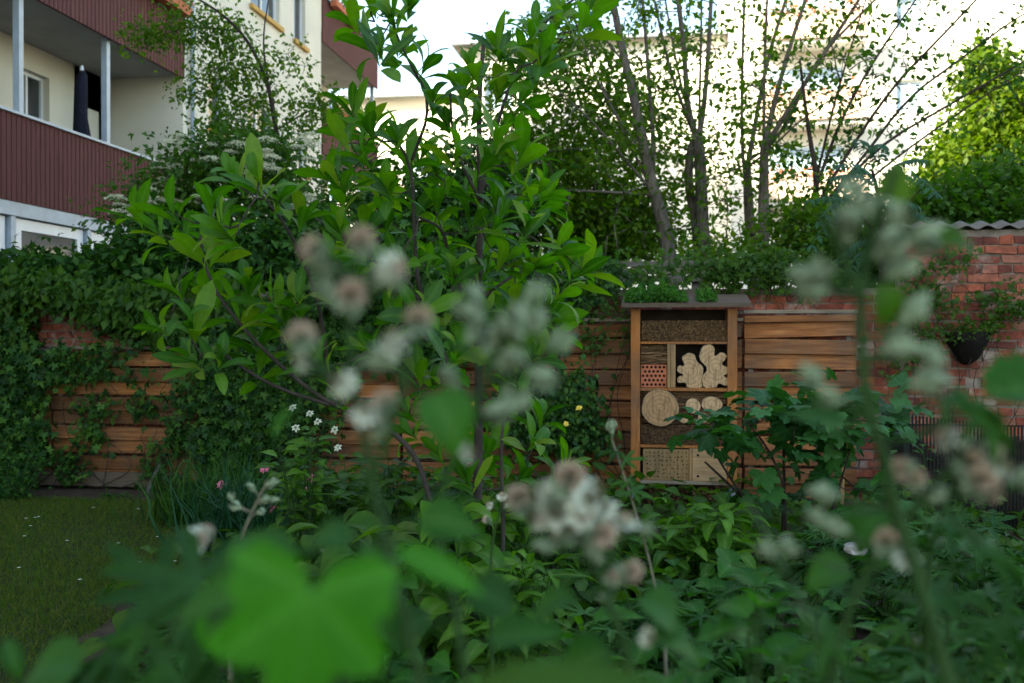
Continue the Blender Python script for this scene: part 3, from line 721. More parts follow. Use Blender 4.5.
# flower boxes on railings
def flowerbox(y0, y1, z, label):
    t = thing('flower_box', (X+.12, (y0+y1)/2, z), label, 'flower box', 'flower boxes on the balcony railings')
    mb = MB(); mb.box(X+.095, X+.28, y0, y1, z-.14, z+.04); mb.build('trough', M['clay'], t)
    n = 260; q = np.stack([X+.18+R.normal(size=n)*.09, y0+R.random(n)*(y1-y0), z+.1+R.normal(size=n)*.07], 1)
    mb = MB(); foliage(mb, T_small, q, R.normal(size=(n, 3)), R.normal(size=(n, 3))+[0, 0, .6], .07); mb.build('foliage', M['mid'], t)
    n = 150; q = np.stack([X+.2+R.normal(size=n)*.09, y0+R.random(n)*(y1-y0), z+.16+R.normal(size=n)*.07], 1)
    mb = MB(); foliage(mb, T_small, q, R.normal(size=(n, 3)), R.normal(size=(n, 3))+[0, 0, .6], .07); mb.build('blossoms', M['orangeflower'], t)
flowerbox(15.9, 17.7, 7.62, 'terracotta flower box with orange blossoms at the end of the upper left balcony')
flowerbox(26.2, 28.6, 10.62, 'flower box with red-orange blossoms on the far high balcony')
flowerbox(26.2, 28.0, 7.62, 'flower box half hidden by leaves on the far middle balcony')
# white sunlit buildings beyond
def farhouse(label, x0, x1, y, h, cols, rows, win=(1.2, 1.5), roof=1.2, off=0, depth=9, mat='plasterwhite', gl='paleglass', skip=()):
    t = thing('apartment_building', ((x0+x1)/2, y+depth/2, 0), label, 'building')
    hs = []
    for i, cx in enumerate(cols):
        for j, cz in enumerate(rows):
            if (i, j) not in skip: hs.append((cx-win[0]/2, cx+win[0]/2, cz-win[1]/2, cz+win[1]/2))
    mb = MB(); facade(mb, 'y', y, x0, x1, -.1, h, hs, .22, -1)
    mb.box(x0, x1, y+.6, y+depth, -.1, h-.01); mb.box(x0, x0+.2, y+.001, y+.6, -.1, h-.01); mb.box(x1-.2, x1, y+.001, y+.6, -.1, h-.01)
    mb.build('wall', M[mat], t)
    for q in hs: window(t, 'y', y, q, -1, .2, gl=gl, bars=(2, 1), fw=.08)
    mb = MB(); r = roof; mb.add([(x0-.4, y-.5, h), (x1+.4, y-.5, h), (x1+.4, y+depth/2, h+r), (x0-.4, y+depth/2, h+r), (x0-.4, y+depth+.5, h), (x1+.4, y+depth+.5, h)], [(0, 1, 2, 3), (3, 2, 5, 4), (0, 3, 4), (1, 5, 2), (0, 4, 5, 1)]); mb.build('roof', M['rooftile'], t)
    mb = MB(); mb.tube([(x0-.4, y-.55, h-.03), (x1+.4, y-.55, h-.03)], .09, 8); mb.build('gutter', M['steel'], t)
    return t
farhouse('low white house with a grey roof far behind beside the maroon balconies', -14, -8.3, 42, 11.8, [-12.6, -10.3], [2.5, 5.4, 8.4], roof=1.0)
farhouse('long white sunlit apartment house filling the gaps between the bare trunks', -8.0, 2.6, 40, 13.3, [-6.5, -4, -1.5, 1.0], [2.4, 5.4, 8.4, 11.4], roof=1.2, skip=((1, 3), (2, 3), (2, 2), (3, 3), (3, 2), (3, 1), (2, 1), (1, 2)))
t = farhouse('tall white sunlit apartment house with salmon balconies behind the diagonal branches', 2.62, 22, 38, 19, [9.0, 14.6, 18.5], [4.2, 7.2, 10.2, 13.25, 16.3], (1.0, 1.2), skip=((0, 1),))
for j, z in enumerate((6.3, 9.2, 12.1, 15.0)):
    mb = MB(); mb.box(3.6, 7.3, 36.7, 36.82, z, z+1.0); mb.build('balcony_railing', M['salmon'], t)
    mb = MB(); mb.box(3.6, 7.3, 36.825, 37.99, z-.15, z+.02); mb.build('balcony_slab', M['plasterwhite'], t)
    mb = MB(); mb.box(4.0, 6.6, 37.93, 37.985, z+.05, z+2.1); mb.build('balcony_door', M['paleglass'], t)
    q = MB(); n = 90; p = np.stack([3.8+R.random(n)*3.3, 36.6+R.normal(size=n)*.08, z+1.05+R.normal(size=n)*.1], 1); foliage(q, T_small, p, R.normal(size=(n, 3)), R.normal(size=(n, 3)), .16)
    q.build('balcony_flowers', M['orangeflower'], t)['kind'] = 'stuff'

# ================================================================== TREES BEHIND THE WALL
def many(specs): return np.concatenate([ell(*s) for s in specs])
gt = 'slender grey trees behind the wall'
def leafy_along(limbs, n, jit, lo=.0):
    out = []
    L = [smooth_path(l[0]) for l in limbs]; w = np.array([np.sum(np.linalg.norm(np.diff(p, axis=0), axis=1)) for p in L]); w = w/w.sum()
    for p, k in zip(L, w):
        m = max(2, int(n*k)); i = lo+R.random(m)*(1-lo); idx = (i*(len(p)-1.01)).astype(int); out.append(p[idx]+R.normal(size=(m, 3))*jit)
    return np.concatenate(out)
YT = 14.0
def limb(pts, Y, r0, r1, dY=0.):
    n = len(pts); return (np.array([P(a, b, Y+dY*i/max(1, n-1)) for i, (a, b) in enumerate(pts)]), r0, r1)
def rooted(pts, Y, r0, r1, dY=0.):
    l = limb(pts, Y, r0, r1, dY); p0 = l[0][0]; l0 = np.concatenate([[np.array([p0[0]+.05, p0[1], 0])], l[0]]); return (l0, r0*1.15, r1)
T1 = [rooted([(671, 260), (661, 213), (650, 179), (637, 110), (622, 49), (607, -30)], 13.2, .125, .055),
      limb([(652, 185), (654, 145), (650, 95), (646, 38), (640, -30)], 13.2, .06, .03, .6), limb([(648, 186), (597, 126), (563, 95)], 13.2, .035, .012, -.8),
      limb([(648, 182), (612, 107), (597, 72)], 13.2, .035, .012, .5), limb([(655, 195), (608, 192), (570, 190)], 13.2, .04, .012, -.5), limb([(640, 150), (600, 90), (575, 20), (560, -20)], 13.2, .03, .01, .9),
      limb([(622, 60), (590, 20), (560, -20)], 13.2, .025, .01)]
T2 = [rooted([(705, 262), (702, 213), (700, 148), (697, 135)], 13.8, .12, .10), rooted([(699, 260), (696, 222), (688, 183), (690, 150), (696, 138)], 14.0, .10, .09),
      limb([(697, 140), (688, 120), (669, 68), (650, -20)], 13.8, .05, .025, .5), limb([(697, 140), (687, 105), (685, 57), (676, -20)], 13.8, .07, .05), limb([(698, 140), (704, 110), (709, 46), (712, -20)], 13.8, .07, .04, .4),
      limb([(696, 140), (682, 90), (672, 40), (662, -20)], 14, .035, .02, .9), limb([(699, 140), (700, 80), (702, 0), (700, -20)], 14, .035, .02, .9)]
T3 = [rooted([(754, 262), (749, 213), (747, 160)], 14.2, .115, .085), limb([(745, 172), (742, 150), (742, 76), (745, -20)], 14.2, .045, .03), limb([(748, 165), (757, 114), (768, 57), (792, -20)], 14.2, .06, .035, .5), limb([(750, 165), (770, 150), (800, 120), (838, 95)], 14.2, .03, .01, -.8)]
T4 = [rooted([(763, 262), (764, 190), (764.5, 140)], 13.6, .11, .085), limb([(764, 145), (764, 76), (768, -20)], 13.6, .04, .025), limb([(765, 143), (783, 68), (812, -20)], 13.6, .065, .035, .4),
      limb([(766, 146), (802, 88), (829, 46), (872, -20)], 13.6, .06, .03, -.4), limb([(766, 150), (790, 120), (814, 61), (870, 5), (895, -20)], 13.6, .045, .02, .5), limb([(764, 150), (735, 172), (725, 165), (712, 120)], 13.6, .025, .01)]
T5 = [rooted([(806, 262), (812, 225), (818, 179), (808, 129), (800, 60)], 13.0, .075, .02), limb([(812, 215), (840, 165), (891, 88), (941, 37), (990, -15)], 13.0, .04, .016, -.6), limb([(814, 215), (860, 162), (907, 98), (958, 61), (1010, 22), (1040, 5)], 13.0, .035, .014, .3),
      limb([(816, 218), (874, 148), (951, 104), (1040, 52)], 13.0, .04, .014, -.3), limb([(818, 222), (890, 162), (955, 115), (1040, 60)], 12.8, .03, .012, .5), limb([(812, 200), (840, 120), (880, 50), (930, -20)], 13.0, .04, .015, .6), limb([(815, 185), (835, 100), (850, 50), (872, -20)], 13.2, .03, .012)]
for lab, L, n, jit, per in (('leaning grey trunk with low side branches, left of the forked trees', T1, 250, .50, 12), ('twin grey trunks joined at a knob and fanning into upright stems', T2, 170, .40, 11),
                       ('grey trunk forking low into two upright shoots, left of its close neighbour', T3, 125, .38, 10), ('grey trunk with a broad fan of shoots, right one of the close pair', T4, 175, .42, 11),
                       ('dark thin tree whose long bare shoots sweep up to the top right', T5, 210, .22, 8)):
    tg = leafy_along(L, n, jit, .12 if 'long bare' in lab else .2)
    tg = tg[tg[:, 2] > 2.0]
    L = [(p, a*(.85 if i == 0 else .66), b*.6) for i, (p, a, b) in enumerate(L)]
    woody('tree', lab, 'tree', gt, L, tg, T_tiny, 'dark' if 'bare' in lab else 'tree', '' and 0 or .088, per, .17 if 'bare' not in lab else .15, 'bark' if 'bare' not in lab else 'barkdark', .005)
# dense shrubbery mass behind wall
woody('tree', 'dense dark bushy tree filling the gap between magnolia and grey trunks', 'tree', None, [rooted([(590, 290), (585, 240), (570, 180)], 14.5, .12, .05), limb([(585, 240), (620, 190), (640, 160)], 14.5, .05, .02)],
      many([(560, 205, 14.5, 75, 75, 1.2, 130), (620, 228, 14.2, 55, 42, 1.0, 90), (520, 120, 14.5, 40, 80, 1, 34), (600, 130, 15, 45, 60, 1, 34), (565, 60, 15, 40, 50, .8, 26), (640, 110, 15, 40, 60, .8, 14)]), T_tiny, 'tree', .095, 60, .5, 'barkdark', .006)
woody('tree', 'dark bushy tree directly behind the magnolia stem', 'tree', None, [rooted([(440, 300), (438, 230), (430, 160)], 13, .12, .05)],
      many([(420, 240, 13, 110, 80, 1.2, 170), (480, 200, 13, 60, 60, 1, 50)]), T_small, 'dark', .11, 60, .5, 'barkdark', .006)
woody('shrub', 'low leafy shrub behind the wall right of the bare trunks', 'shrub', None, [rooted([(830, 300), (830, 240)], 12.5, .06, .03)],
      many([(820, 238, 12.5, 50, 38, .6, 50), (745, 262, 12.5, 90, 12, .5, 16), (690, 245, 15.5, 40, 20, .5, 10)]), T_tiny, 'tree', .10, 44, .36, 'barkdark', .005)
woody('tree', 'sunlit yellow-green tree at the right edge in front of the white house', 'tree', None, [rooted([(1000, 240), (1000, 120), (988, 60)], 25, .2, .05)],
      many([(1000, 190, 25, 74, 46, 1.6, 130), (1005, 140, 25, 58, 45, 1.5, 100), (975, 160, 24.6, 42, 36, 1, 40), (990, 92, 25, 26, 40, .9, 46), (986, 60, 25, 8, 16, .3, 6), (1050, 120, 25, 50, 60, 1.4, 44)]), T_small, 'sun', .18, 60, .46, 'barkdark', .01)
woody('shrub', 'dark green shrub just behind the tiled wall coping', 'shrub', None, [rooted([(990, 260), (985, 215)], 11.2, .06, .03)],
      many([(960, 210, 11.2, 90, 20, .5, 80), (870, 255, 10.8, 36, 30, .3, 46), (1010, 190, 11.6, 50, 25, .5, 30)]), T_tiny, 'mid', .09, 60, .34, 'barkdark', .005)
# compound-leaved tree
def ailanthus():
    L = [rooted([(880, 330), (882, 260), (880, 200), (872, 170)], 9.9, .035, .012), limb([(881, 240), (850, 200), (835, 185)], 9.9, .014, .006, -.3), limb([(881, 230), (910, 200), (925, 185)], 9.9, .014, .006, -.4)]
    t = thing('young_tree', L[0][0][0], 'young tree with dark blue-green compound leaves drooping over the brick wall', 'tree')
    mb = MB()
    for p, a, b in L: q = smooth_path(p); mb.tube(q, np.linspace(a, b, len(q)), 6)
    mb.build('trunk', M['barkdark'], t, smooth=True); lf = MB(); rc = MB()
    fr = [((881, 190), (832, 178)), ((880, 200), (840, 165)), ((878, 180), (925, 160)), ((880, 190), (934, 192)), ((882, 205), (820, 222)), ((870, 175), (835, 205)), ((890, 185), (905, 235)), ((885, 240), (925, 268)), ((880, 240), (838, 258)), ((885, 215), (940, 228)), ((883, 250), (905, 295)), ((880, 235), (858, 285)), ((890, 250), (948, 262)), ((878, 172), (880, 145)), ((874, 172), (858, 140)), ((885, 260), (960, 290)), ((880, 225), (812, 200)), ((882, 215), (812, 245)), ((880, 180), (900, 170)), ((884, 255), (925, 300)), ((880, 260), (850, 270)), ((884, 200), (915, 205))]
    for a, b in fr:
        ya = 9.9+R.normal()*.15; p = curve(P(*a, ya), P(*b, ya-.35+R.normal()*.3), -.16, 14); rc.tube(p, [.004, .0015], 4)
        for i in range(3, 14):
            d = unit(p[min(i+1, 13)]-p[i-1]); side = unit(np.cross(d, [0, 0, 1]))
            for s in (-1, 1): lf.scatter(T_lan[R.integers(0, 3)], [p[i]], [d*.5+side*s*.9+[0, 0, -.55]], [(R.normal()*.3, -.4, 1)], [.125*(1-.3*abs(i/14-.5))])
        lf.scatter(T_lan[1], [p[-1]], [unit(p[-1]-p[-2])], [(0, -.2, 1)], [.1])
    rc.build('leaf_stalks', M['stemgreen'], t); lf.build('leaves', M['ailan'], t, smooth=True)
ailanthus()
# left: elder, arching small-leaved tree, dark mass over the wall
E_ = woody('elder_shrub', 'elder shrub with flat cream flower heads below the maroon balcony', 'shrub', None, [rooted([(240, 330), (235, 250), (220, 190)], 11, .06, .03), limb([(238, 260), (290, 200)], 11, .03, .01), limb([(236, 250), (170, 195)], 11, .03, .01)],
      many([(220, 190, 11, 105, 50, .8, 150), (150, 210, 11, 60, 25, .5, 30), (290, 215, 11, 60, 50, .7, 60), (250, 150, 11, 60, 22, .4, 30)]), T_small, 'mid', .08, 40, .34, 'barkdark', .005)
for k in range(64):
    px = 115+R.random()*210; py = 135+R.random()*75 if px > 150 else 190+R.random()*30
    c = P(px, py, 10.1+R.random()*.45); mb = MB(); n = 190; a = R.random(n)*2*PI; r = .12*np.sqrt(R.random(n))*(.6+.6*((k*7) % 5)/5)
    q = c+np.stack([r*np.cos(a), r*np.sin(a), .03-r*r*3+R.normal(size=n)*.004], 1)
    mb.scatter(T_tiny[0], q, R.normal(size=(n, 3))+[0, 0, .3], R.normal(size=(n, 3))*.5+[0, -.5, 1], .02); mb.build('flower_head', M['cream'], E_)
woody('tree', 'slender small-leaved tree arching in front of the cream facade', 'tree', None,
      [rooted([(288, 320), (287, 200), (276, 130), (268, 80), (245, 35), (215, 8), (180, -10)], 12, .045, .008), limb([(268, 80), (262, 40), (270, -10)], 12, .016, .006), limb([(240, 32), (190, 25), (150, 40)], 12, .012, .004), limb([(276, 130), (310, 110), (345, 95)], 12, .014, .004)],
      many([(240, 85, 12, 48, 55, .6, 62), (205, 28, 12, 50, 22, .4, 40), (145, 40, 12, 30, 14, .3, 18), (325, 112, 12, 30, 24, .4, 26), (255, 130, 12, 50, 30, .5, 40), (195, 90, 12, 22, 22, .3, 10), (290, 60, 12, 16, 20, .3, 5)]), T_small, 'tree', .07, 26, .22, 'barkdark', .004)
woody('shrub', 'broad dark shrub mass spilling over the left wall under the conservatory', 'shrub', None, [rooted([(100, 340), (90, 290)], 10, .06, .03), limb([(100, 330), (220, 270)], 10, .04, .02)],
      many([(60, 285, 9.9, 90, 30, .5, 170), (180, 268, 9.9, 85, 46, .5, 200), (280, 275, 10.1, 60, 70, .5, 140), (10, 290, 9.9, 50, 40, .4, 70), (120, 290, 9.7, 120, 20, .3, 50), (340, 290, 10.1, 40, 40, .4, 50)]), T_small, 'dark', .105, 30, .26, 'barkdark', .005)
# climbers on the fence and the wall
def climber(label, specs, mat='ivy', Y=8.93, size=.08, name='climber', thick=.12, T=T_ivy, per=26):
    b0 = P(specs[0][0], 500, Y); t = thing(name, (b0[0], Y, 0), label, 'climbing plant'); st = MB(); lf = MB()
    for (px, py, rx, ry, n) in specs:
        c = P(px, py, Y); k = Y/F
        cl = np.stack([c[0]+R.normal(size=n)*rx*k*.55, np.full(n, Y)-R.random(n)*thick, c[2]+R.normal(size=n)*ry*k*.55], 1); cl[:, 2] = np.maximum(cl[:, 2], .05)
        for q in cl[:max(2, n//18)]: st.tube(smooth_path([(c[0]+R.normal()*.15, Y+.01, 0.02), (c[0]+R.normal()*.2, Y, q[2]*.3), (c[0]+R.normal()*.2, Y, q[2]*.6), (c[0]+R.normal()*.15, Y, q[2]*.8), q], 2), [.005, .002], 4)
        cc = np.repeat(cl, per, 0); m_ = len(cc); off = R.normal(size=(m_, 3))*[.075, .045, .075]; pp = cc+off
        pp[:, 1] = np.minimum(pp[:, 1], Y+.03 if Y < 9 else 99); pp[:, 2] = np.maximum(pp[:, 2], .03)
        D = R.normal(size=(m_, 3))*.5+[0, -.25, -.75]; N = R.normal(size=(m_, 3))*.45+[0, -1, .55]
        foliage(lf, T, pp, D, N, size, .55)
    st.build('stems', M['barkdark'], t); lf.build('leaves', M[mat], t, smooth=True)
climber('dense dark creeper curtain covering the far left of the fence', [(14, 420, 26, 80, 60), (25, 368, 36, 22, 30), (-35, 420, 30, 90, 50), (8, 480, 20, 26, 14), (45, 440, 12, 50, 10)], Y=8.9)
climber('creeper strands hanging over the bare boards of the low left fence', [(75, 368, 35, 10, 14), (95, 425, 16, 34, 13), (140, 400, 8, 40, 7), (178, 420, 9, 60, 16), (155, 468, 9, 14, 5), (95, 352, 50, 4, 8), (75, 460, 10, 30, 7)], 'ivy', 8.95, .07, thick=.06, per=16)
climber('thick dark ivy curtain on the fence between bare boards and magnolia', [(232, 425, 30, 70, 160), (285, 400, 35, 60, 90), (225, 365, 30, 30, 40)], Y=8.85)
climber('ivy ledge of leaves running along the left wall top', [(5, 325, 30, 16, 40), (130, 322, 30, 8, 24), (200, 332, 40, 14, 60), (270, 330, 50, 20, 60), (340, 320, 40, 25, 60), (20, 348, 20, 6, 8)], 'dark', 9.15, .075, thick=.2, per=22)
climber('dark foliage spilling over the wall behind the magnolia branches', [(360, 300, 60, 40, 110), (440, 300, 60, 40, 110), (520, 300, 40, 36, 70), (330, 350, 40, 30, 50), (420, 345, 50, 20, 40)], 'dark', 9.1, .085, thick=.3, per=24)
climber('leafy fringe hanging over the bricks of the far left wall top', [(20, 290, 40, 10, 60), (75, 292, 30, 8, 40), (135, 300, 45, 12, 70), (200, 300, 50, 18, 80), (12, 320, 14, 16, 24), (165, 322, 30, 8, 20)], 'mid', 9.12, .10, thick=.25, per=16, T=T_small)
climber('ivy mound on the wall top left of the insect hotel roof', [(570, 285, 40, 14, 60), (540, 300, 30, 20, 40), (600, 276, 22, 7, 18), (568, 310, 16, 14, 14), (505, 300, 40, 25, 50)], 'ivy', 9.15, .06, thick=.2, per=24)
climber('ivy trailing over the wall top behind and right of the hotel roof', [(650, 272, 30, 4, 9), (735, 272, 30, 9, 40), (775, 268, 25, 9, 26), (700, 266, 24, 4, 8), (810, 274, 25, 9, 20)], 'mid', 9.2, .06, thick=.16, per=16)
climber('thin climbing shoots on the fence just left of the insect hotel', [(612, 300, 12, 10, 8), (600, 340, 10, 20, 8), (628, 320, 8, 16, 5)], 'mid', 8.95, .045, thick=.04, per=14)
climber('sprigs of creeper on the lower part of the tall brick wall', [(930, 300, 16, 14, 10), (950, 265, 14, 16, 8), (925, 345, 14, 16, 8), (1000, 300, 30, 8, 14), (910, 280, 10, 20, 8), (900, 330, 14, 40, 16)], 'mid', 8.95, .05, thick=.06, per=14)

# ================================================================== MAGNOLIA
def magnolia():
    L = [limb([(478, 700), (476, 560), (479, 430), (478, 300), (481, 190), (478, 110), (484, 40)], 4.6, .030, .009, .15),
         limb([(470, 700), (440, 560), (425, 470), (395, 430), (330, 405), (277, 364), (225, 308), (204, 266), (200, 235)], 4.5, .016, .005, -.3),
         limb([(330, 405), (267, 385), (211, 345)], 4.35, .010, .005, -.1), limb([(479, 330), (448, 259), (444, 228), (418, 217)], 4.6, .012, .005, -.4),
         limb([(480, 200), (463, 168), (452, 133), (450, 90)], 4.65, .009, .005, -.2), limb([(478, 430), (420, 300), (414, 240), (412, 156), (380, 130)], 4.5, .014, .005, .1),
         limb([(412, 160), (433, 103), (405, 55), (391, 20)], 4.6, .009, .004, -.2), limb([(480, 200), (500, 110), (522, 60), (545, 20), (580, -5)], 4.6, .010, .005, .2),
         limb([(490, 700), (505, 540), (500, 460), (505, 400)], 4.5, .014, .006, .1), limb([(479, 300), (520, 270), (555, 262)], 4.6, .009, .004, .3), limb([(330, 390), (320, 300), (290, 230), (262, 195)], 4.6, .012, .005, -.3), limb([(420, 300), (350, 240), (310, 215)], 4.6, .01, .004, .2)]
    L[0] = (np.concatenate([[[L[0][0][0][0], L[0][0][0][1], 0]], L[0][0]]), .032, .009)
    base = L[0][0][0]; t = thing('magnolia_tree', base, 'young magnolia with whorls of large glossy green leaves in mid-garden', 'tree')
    tm = MB(); sk = []
    for p, a, b in L: q = smooth_path(p); tm.tube(q, np.linspace(a, b, len(q)), 8); sk.append(resample(q, .06))
    tips = [(135, 210), (172, 200), (150, 222), (205, 200), (222, 218), (258, 175), (240, 168), (278, 190), (300, 210), (185, 238), (210, 245), (230, 228), (182, 285), (212, 285), (236, 300), (160, 318), (196, 320), (250, 275), (272, 292), (255, 325), (285, 315), (222, 345), (262, 350), (192, 350), (300, 290), (305, 340), (320, 350), (330, 250),
            (391, 8), (365, 30), (410, 30), (425, 55), (380, 50), (352, 12), (375, -8), (405, -5), (470, 65), (500, 40), (530, 20), (560, 10), (585, 0), (540, 45), (575, 20), (515, 55), (495, 85), (460, 90), (480, 110), (520, 90), (540, 60), (447, 120), (455, 75), (430, 95),
            (350, 100), (372, 115), (345, 130), (395, 130), (362, 150), (330, 160), (345, 185), (380, 175), (410, 150), (430, 160), (455, 140), (480, 150), (500, 130), (520, 150), (540, 180), (515, 185), (490, 190), (465, 185), (440, 200), (415, 200), (390, 210), (365, 215), (340, 225), (470, 225), (500, 215), (530, 215), (555, 235), (575, 262), (560, 280), (530, 255), (505, 250), (480, 260), (455, 260), (430, 245), (400, 250), (375, 255), (350, 262), (540, 300), (510, 300), (480, 305), (450, 305), (420, 300), (395, 310), (560, 315), (525, 330), (490, 345), (455, 350), (430, 360), (370, 340), (350, 380),
            (505, 390), (530, 430), (560, 455), (490, 430), (470, 470), (520, 470), (440, 440), (455, 410), (410, 400), (545, 490), (495, 500), (540, 345)]
    tg = []
    for a, b in tips:
        dy = R.normal()*.28
        tg.append(P(a+R.normal()*3, b+R.normal()*3+12, 4.5+dy-(.15 if a < 320 else 0)))
    tg = np.array(tg); extra = np.array([P(a+R.normal()*12, b+R.normal()*12+16, 4.9+R.random()*.7) for a, b in tips[30:] if R.random() < (.55 if b > 95 else .05)]); tg = np.concatenate([tg, extra])
    bm_ = MB(); dirs = colonize(bm_, np.concatenate(sk), tg, .0030, .0008, .10, 5, .05); merge(tm, bm_).build('trunk', M['barkmag'], t, smooth=True)
    lf = MB(); ct = np.array([P(430, 300, 4.6)])[0]
    for c, d in zip(tg, dirs):
        n = R.integers(6, 10); up = unit(d*.7+unit(c-ct)*.3+[0, 0, .9]); u = unit(np.cross(up, [.3, .5, .1])); v = np.cross(up, u)
        ph = R.random()*6; k = .85+R.random()*.35
        for i in range(n):
            a = ph+i*2.4; el = math.radians(12+i*7+R.normal()*8) if i else math.radians(75)
            el = math.radians(max(14, 74-i*7+R.normal()*9)); dd = (u*math.cos(a)+v*math.sin(a))*math.cos(el)+up*math.sin(el)
            pos = c-up*(i*.012)
            lf.scatter(T_mag[[0, 1, 1, 2, 2, 3][R.integers(0, 6)]], [pos], [dd+R.normal(size=3)*.08], [up+R.normal(size=3)*.15], [k*(.17+R.random()*.055)*(.75 if i < 2 else 1)])
    lf.build('leaves', M['magnolia'], t, smooth=True)
magnolia()

# ================================================================== UNDERGROWTH
def clump(name, label, cat, px, py, Y, wpx, nst, Ts, mat, size, per=7, stem='stemgreen', group=None, hvar=.35, droop=.25, frm=.35, upl=0.2, dY=None, basew=.35):
    top = P(px, py, Y); k = Y/F; w = wpx*k; base = np.array([top[0], Y, .03]); t = thing(name, base, label, cat, group); st = MB(); lf = MB()
    for i in range(nst):
        a = R.random()*2*PI; rr = math.sqrt(R.random()); h = top[2]*(1-hvar*R.random())*(1-.28*rr*rr); dy = (dY or w*.5)
        e = np.array([top[0]+math.cos(a)*rr*w*.5, Y+math.sin(a)*rr*dy, h]); b = base+np.array([math.cos(a)*rr*w*.5*basew, math.sin(a)*rr*dy*basew, 0])
        p = smooth_path([b, b*.4+e*.6+np.array([0, 0, h*.12]), e], 2); st.tube(p, [.005, .002], 5)
        m_ = per; ii = frm+(1-frm)*np.linspace(0, 1, m_); idx = np.minimum((ii*(len(p)-1)).astype(int), len(p)-1); q = p[idx]
        ang = R.random()*6+np.arange(m_)*2.4; D = np.stack([np.cos(ang), np.sin(ang), upl+.5*(ii-.5)+R.normal(size=m_)*.15], 1)
        N = np.stack([R.normal(size=m_)*.2, R.normal(size=m_)*.2-.15, np.ones(m_)], 1); pet = size*.35*(.5+R.random(m_))
        q2 = q+unit(D)*pet[:, None]
        for x_, y_ in zip(q, q2): st.tube([x_, y_], [.0018, .0012], 3)
        D2 = D.copy(); D2[:, 2] -= droop; foliage(lf, Ts, q2, D2, N, size, .3)
    st.build('stems', M[stem], t); lf.build('leaves', M[mat], t, smooth=True); return t
def flower(t, c, r, mat, centre=None, petals=5, facing=(0, -.8, .6), name='flower', layers=1, cup=.3):
    mb = MB(); fz = unit(facing); u = unit(np.cross(fz, [.2, .1, 1])); v = np.cross(fz, u)
    for l in range(layers):
        a = np.arange(petals)*2*PI/petals+l*.6; D = np.cos(a)[:, None]*u+np.sin(a)[:, None]*v+fz*(cup+.6*l)+R.normal(size=(petals, 3))*.12
        mb.scatter(T_ov[1], np.repeat([c], petals, 0)+D*r*.05, D, np.repeat([fz], petals, 0), np.full(petals, r*(1-.2*l))*(1+R.normal(size=petals)*.1))
    f = mb.build(name, M[mat], t, origin=c, smooth=True)
    if centre:
        m2 = MB(); n = 40; dd = rdirs(n)+fz*.7; m2.scatter(T_tiny[0], np.repeat([c], n, 0)+unit(dd)*r*.12, dd, rdirs(n), r*.38); m2.build('stamens', M[centre], f)
    return f
# distant row (Y 6-8.5)
climber('climbing rose with small yellow blooms on the fence left of the insect hotel', [(560, 400, 30, 26, 70), (535, 415, 34, 24, 60), (575, 430, 22, 18, 30), (520, 385, 20, 20, 20)], 'ivy', 8.8, .055, name='rose_bush', thick=.25, T=T_ov, per=26)
rose = bpy.data.objects['rose_bush']; rose['_o'] = tuple(rose.location)
for a, b in ((566, 424), (579, 408), (505, 400), (474, 404)): flower(rose, P(a, b, 8.42), .03, 'yellow', None, 8, layers=3)
rp = clump('rose_bush', 'low rose bush with a few pink blooms beside the lawn', 'rose', 270, 468, 7.0, 90, 26, T_small, 'dark', .06, 12, hvar=.5)
for a, b in ((272, 509), (265, 469), (222, 485), (303, 492), (312, 478), (285, 532)): flower(rp, P(a, b, 6.6), .04, 'pink', None, 7, layers=2)
wf = clump('white_flowering_plant', 'leafy perennial with white blossoms in front of the ivy curtain', 'plant', 305, 425, 5.6, 70, 16, T_ov, 'light', .11, 8)
for a, b in ((296, 428), (310, 414), (335, 430), (293, 408), (338, 448), (318, 422)): flower(wf, P(a, b, 5.4), .026, 'petalwhite', 'stamenpale', 6, layers=2)
def tuft(label, px, py, Y, wpx, n, L, mat='mid', name='grass_tuft'):
    c = P(px, py, Y); w = wpx*Y/F; b = np.stack([c[0]+R.normal(size=n)*w*.3, Y+R.normal(size=n)*w*.2, np.full(n, .03)], 1); D = R.normal(size=(n, 3))*.35; D[:, 2] = 1
    mb = MB(); foliage(mb, [leafT(lambda t: .018*(1-t)+.001, 6, .1, c_) for c_ in (.3, .9, 1.5)], b, D, R.normal(size=(n, 3)), L, .35); tag(mb.build(name, M[mat], origin=(c[0], Y, .03), smooth=True), label, 'grass')
tuft('tuft of fine dark grassy leaves at the lawn edge below the ivy', 205, 480, 7.4, 90, 420, .5, 'dark')
tuft('tuft of arching grey-green grass blades beside the pink roses', 235, 500, 6.4, 70, 260, .55, 'ailan')
clump('bedding_plant', 'small leafy plant at the foot of the bare low fence', 'plant', 175, 495, 8.3, 50, 14, T_small, 'mid', .06, 9)
clump('bedding_plant', 'low weedy plant in front of the weathered kick board', 'plant', 110, 500, 8.5, 60, 10, T_small, 'mid', .05, 8)
clump('bedding_plant', 'dark leafy shrub at the far left edge of the lawn', 'plant', 10, 440, 8.2, 90, 30, T_small, 'dark', .07, 12, hvar=.7, frm=.1)
clump('leafy_perennial', 'light green clump of long leaves right below the insect hotel', 'plant', 700, 492, 5.6, 130, 26, T_lan, 'light', .20, 8, hvar=.45)
clump('leafy_perennial', 'light green long-leaved clump just left of the hotel posts', 'plant', 600, 505, 5.4, 100, 18, T_lan, 'magnolia', .18, 7)
clump('leafy_perennial', 'upright long-leaved shoots in front of the yellow rose', 'plant', 555, 475, 5.0, 100, 16, T_lan, 'light', .17, 8)
clump('hosta', 'clump of broad variegated leaves right of the grassy tufts', 'plant', 352, 505, 4.6, 120, 18, T_hosta, 'variegated', .20, 5, hvar=.5)
